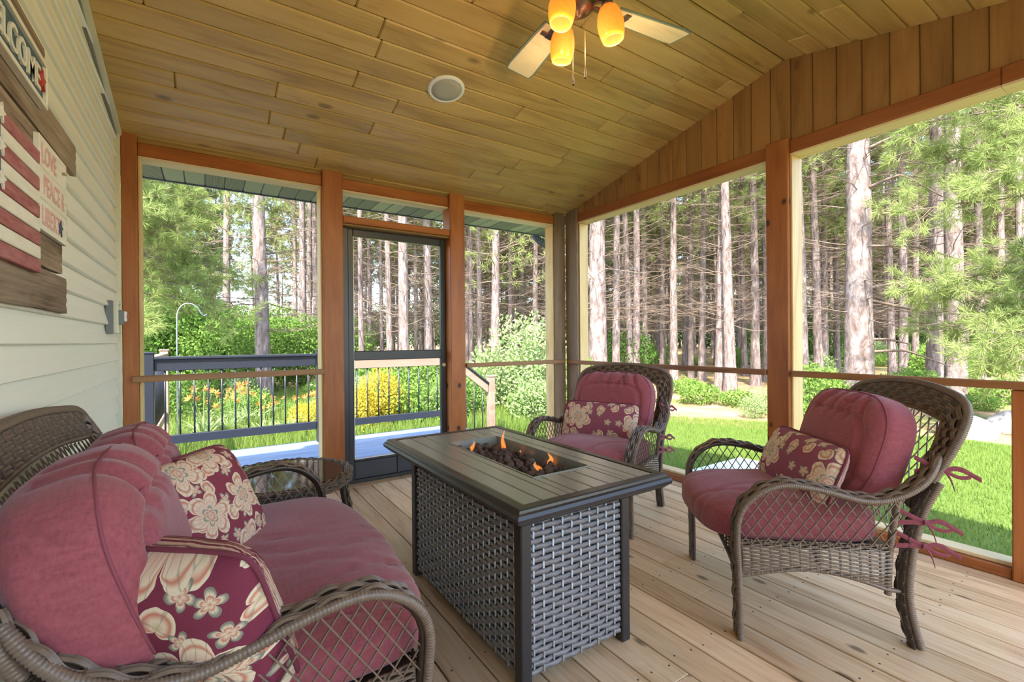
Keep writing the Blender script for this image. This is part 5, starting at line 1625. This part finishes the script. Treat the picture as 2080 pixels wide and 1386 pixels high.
# daylilies
def lily_mesh(seed):
    r = np.random.default_rng(seed); parts = []
    segsV = []; n = 34
    V = []; F = []
    for i in range(n):
        a = r.uniform(0, 6.28); L = r.uniform(.35, .65); w = .012; pts = []
        for j in range(5):
            t = j/4; pts.append((math.cos(a)*L*.65*t, math.sin(a)*L*.65*t, L*(1.25*t-.75*t*t)))
        b = len(V); sx, sy = -math.sin(a)*w, math.cos(a)*w
        for j, p in enumerate(pts):
            q = 1-.8*(j/4)**2; V += [(p[0]-sx*q, p[1]-sy*q, p[2]), (p[0]+sx*q, p[1]+sy*q, p[2])]
        for j in range(4): F.append((b+2*j, b+2*j+1, b+2*j+3, b+2*j+2))
    parts.append((np.array(V), np.array(F), 0))
    segs = []; FV = []; FF = []
    for i in range(3):
        a = r.uniform(0, 6.28); h = r.uniform(.50, .72); e = np.array([math.cos(a)*.16, math.sin(a)*.16, h]); segs.append((np.array([0, 0, 0.]), e, .006, .004))
        ax = unit(np.array([[r.normal(), r.normal(), .4]]))[0]
        for k in range(6):
            b = 2*math.pi*k/6; u = np.cross(ax, [0, 0, 1.0]); u /= np.linalg.norm(u); v = np.cross(ax, u)
            d = ax*.6+(u*math.cos(b)+v*math.sin(b))*.8; s = np.cross(d, ax); s /= max(1e-6, np.linalg.norm(s)); q = len(FV)
            FV += [e, e+d*.04+s*.013, e+d*.075, e+d*.04-s*.013]; FF.append((q, q+1, q+2, q+3))
    SV, SF = tubes_np(segs, 4); parts += [(SV, SF, 0), (np.array(FV), np.array(FF), 1)]
    V, F, mi = merge(parts); return np_mesh('daylily', V, F, [M['leaf_pale'], M['lily']], mi)
LIL = [lily_mesh(s) for s in (1, 2, 3)]
for i in range(16):
    x_ = rsh.uniform(300, 690); D_ = rsh.uniform(6.9, 8.6); p = at_px(x_, 690, D_); s = rsh.uniform(.9, 1.2)
    tag(link('daylily', LIL[i % 3], None, (p.x, p.y, GZ-.01), (0, 0, rsh.uniform(0, 6)), (s, s, s)), 'orange flowering daylily clump past the black railing', 'flower', 'daylilies along the deck')
# boulders
def boulder(x, D, r, sq, seed, label):
    bm = bmesh.new(); bmesh.ops.create_icosphere(bm, subdivisions=4, radius=1)
    for v in bm.verts:
        d = v.co.normalized(); v.co = d*(1+.28*mnoise.noise(d*1.1+Vector((seed, 0, 0)))+.07*mnoise.noise(d*3.5+Vector((0, seed, 0)))); v.co.z *= sq
    me = bpy.data.meshes.new('boulder'); bm.to_mesh(me); bm.free(); me.materials.append(M['boulder']); me.polygons.foreach_set('use_smooth', [True]*len(me.polygons))
    p = at_px(x, 690, D); o = link('boulder', me, None, (p.x, p.y, gh(p.x, p.y)+r*sq*.35), None, (r, r, r)); tag(o, label, 'boulder')
n_ = NT('granite'); g_ = n_.noise(n_.coord(), 6, 5, .7); M['boulder'] = n_.done(n_.pbsdf(n_.ramp(g_, [(.3, (.22,.21,.20)), (.7, (.55,.53,.51))]), .9, 0, n_.bump(g_, .6, .05), .2))
boulder(1965, 7.2, .36, .62, 3.0, 'grey boulder with a rounded back beside the woven chair back')
boulder(2062, 7.5, .34, .66, 8.0, 'speckled boulder half hidden by the short post')
# pale concrete pad on the lawn by the steps
pad = MB().cbox(4.6, 5.6, 2.3, 3.3, GZ-.03, GZ+.045, .01)
tag(pad.build('paving_slab', plain('pale_concrete', (.55,.62,.55), .8, var=.1)), 'pale square slab lying in the lawn', 'paving slab')
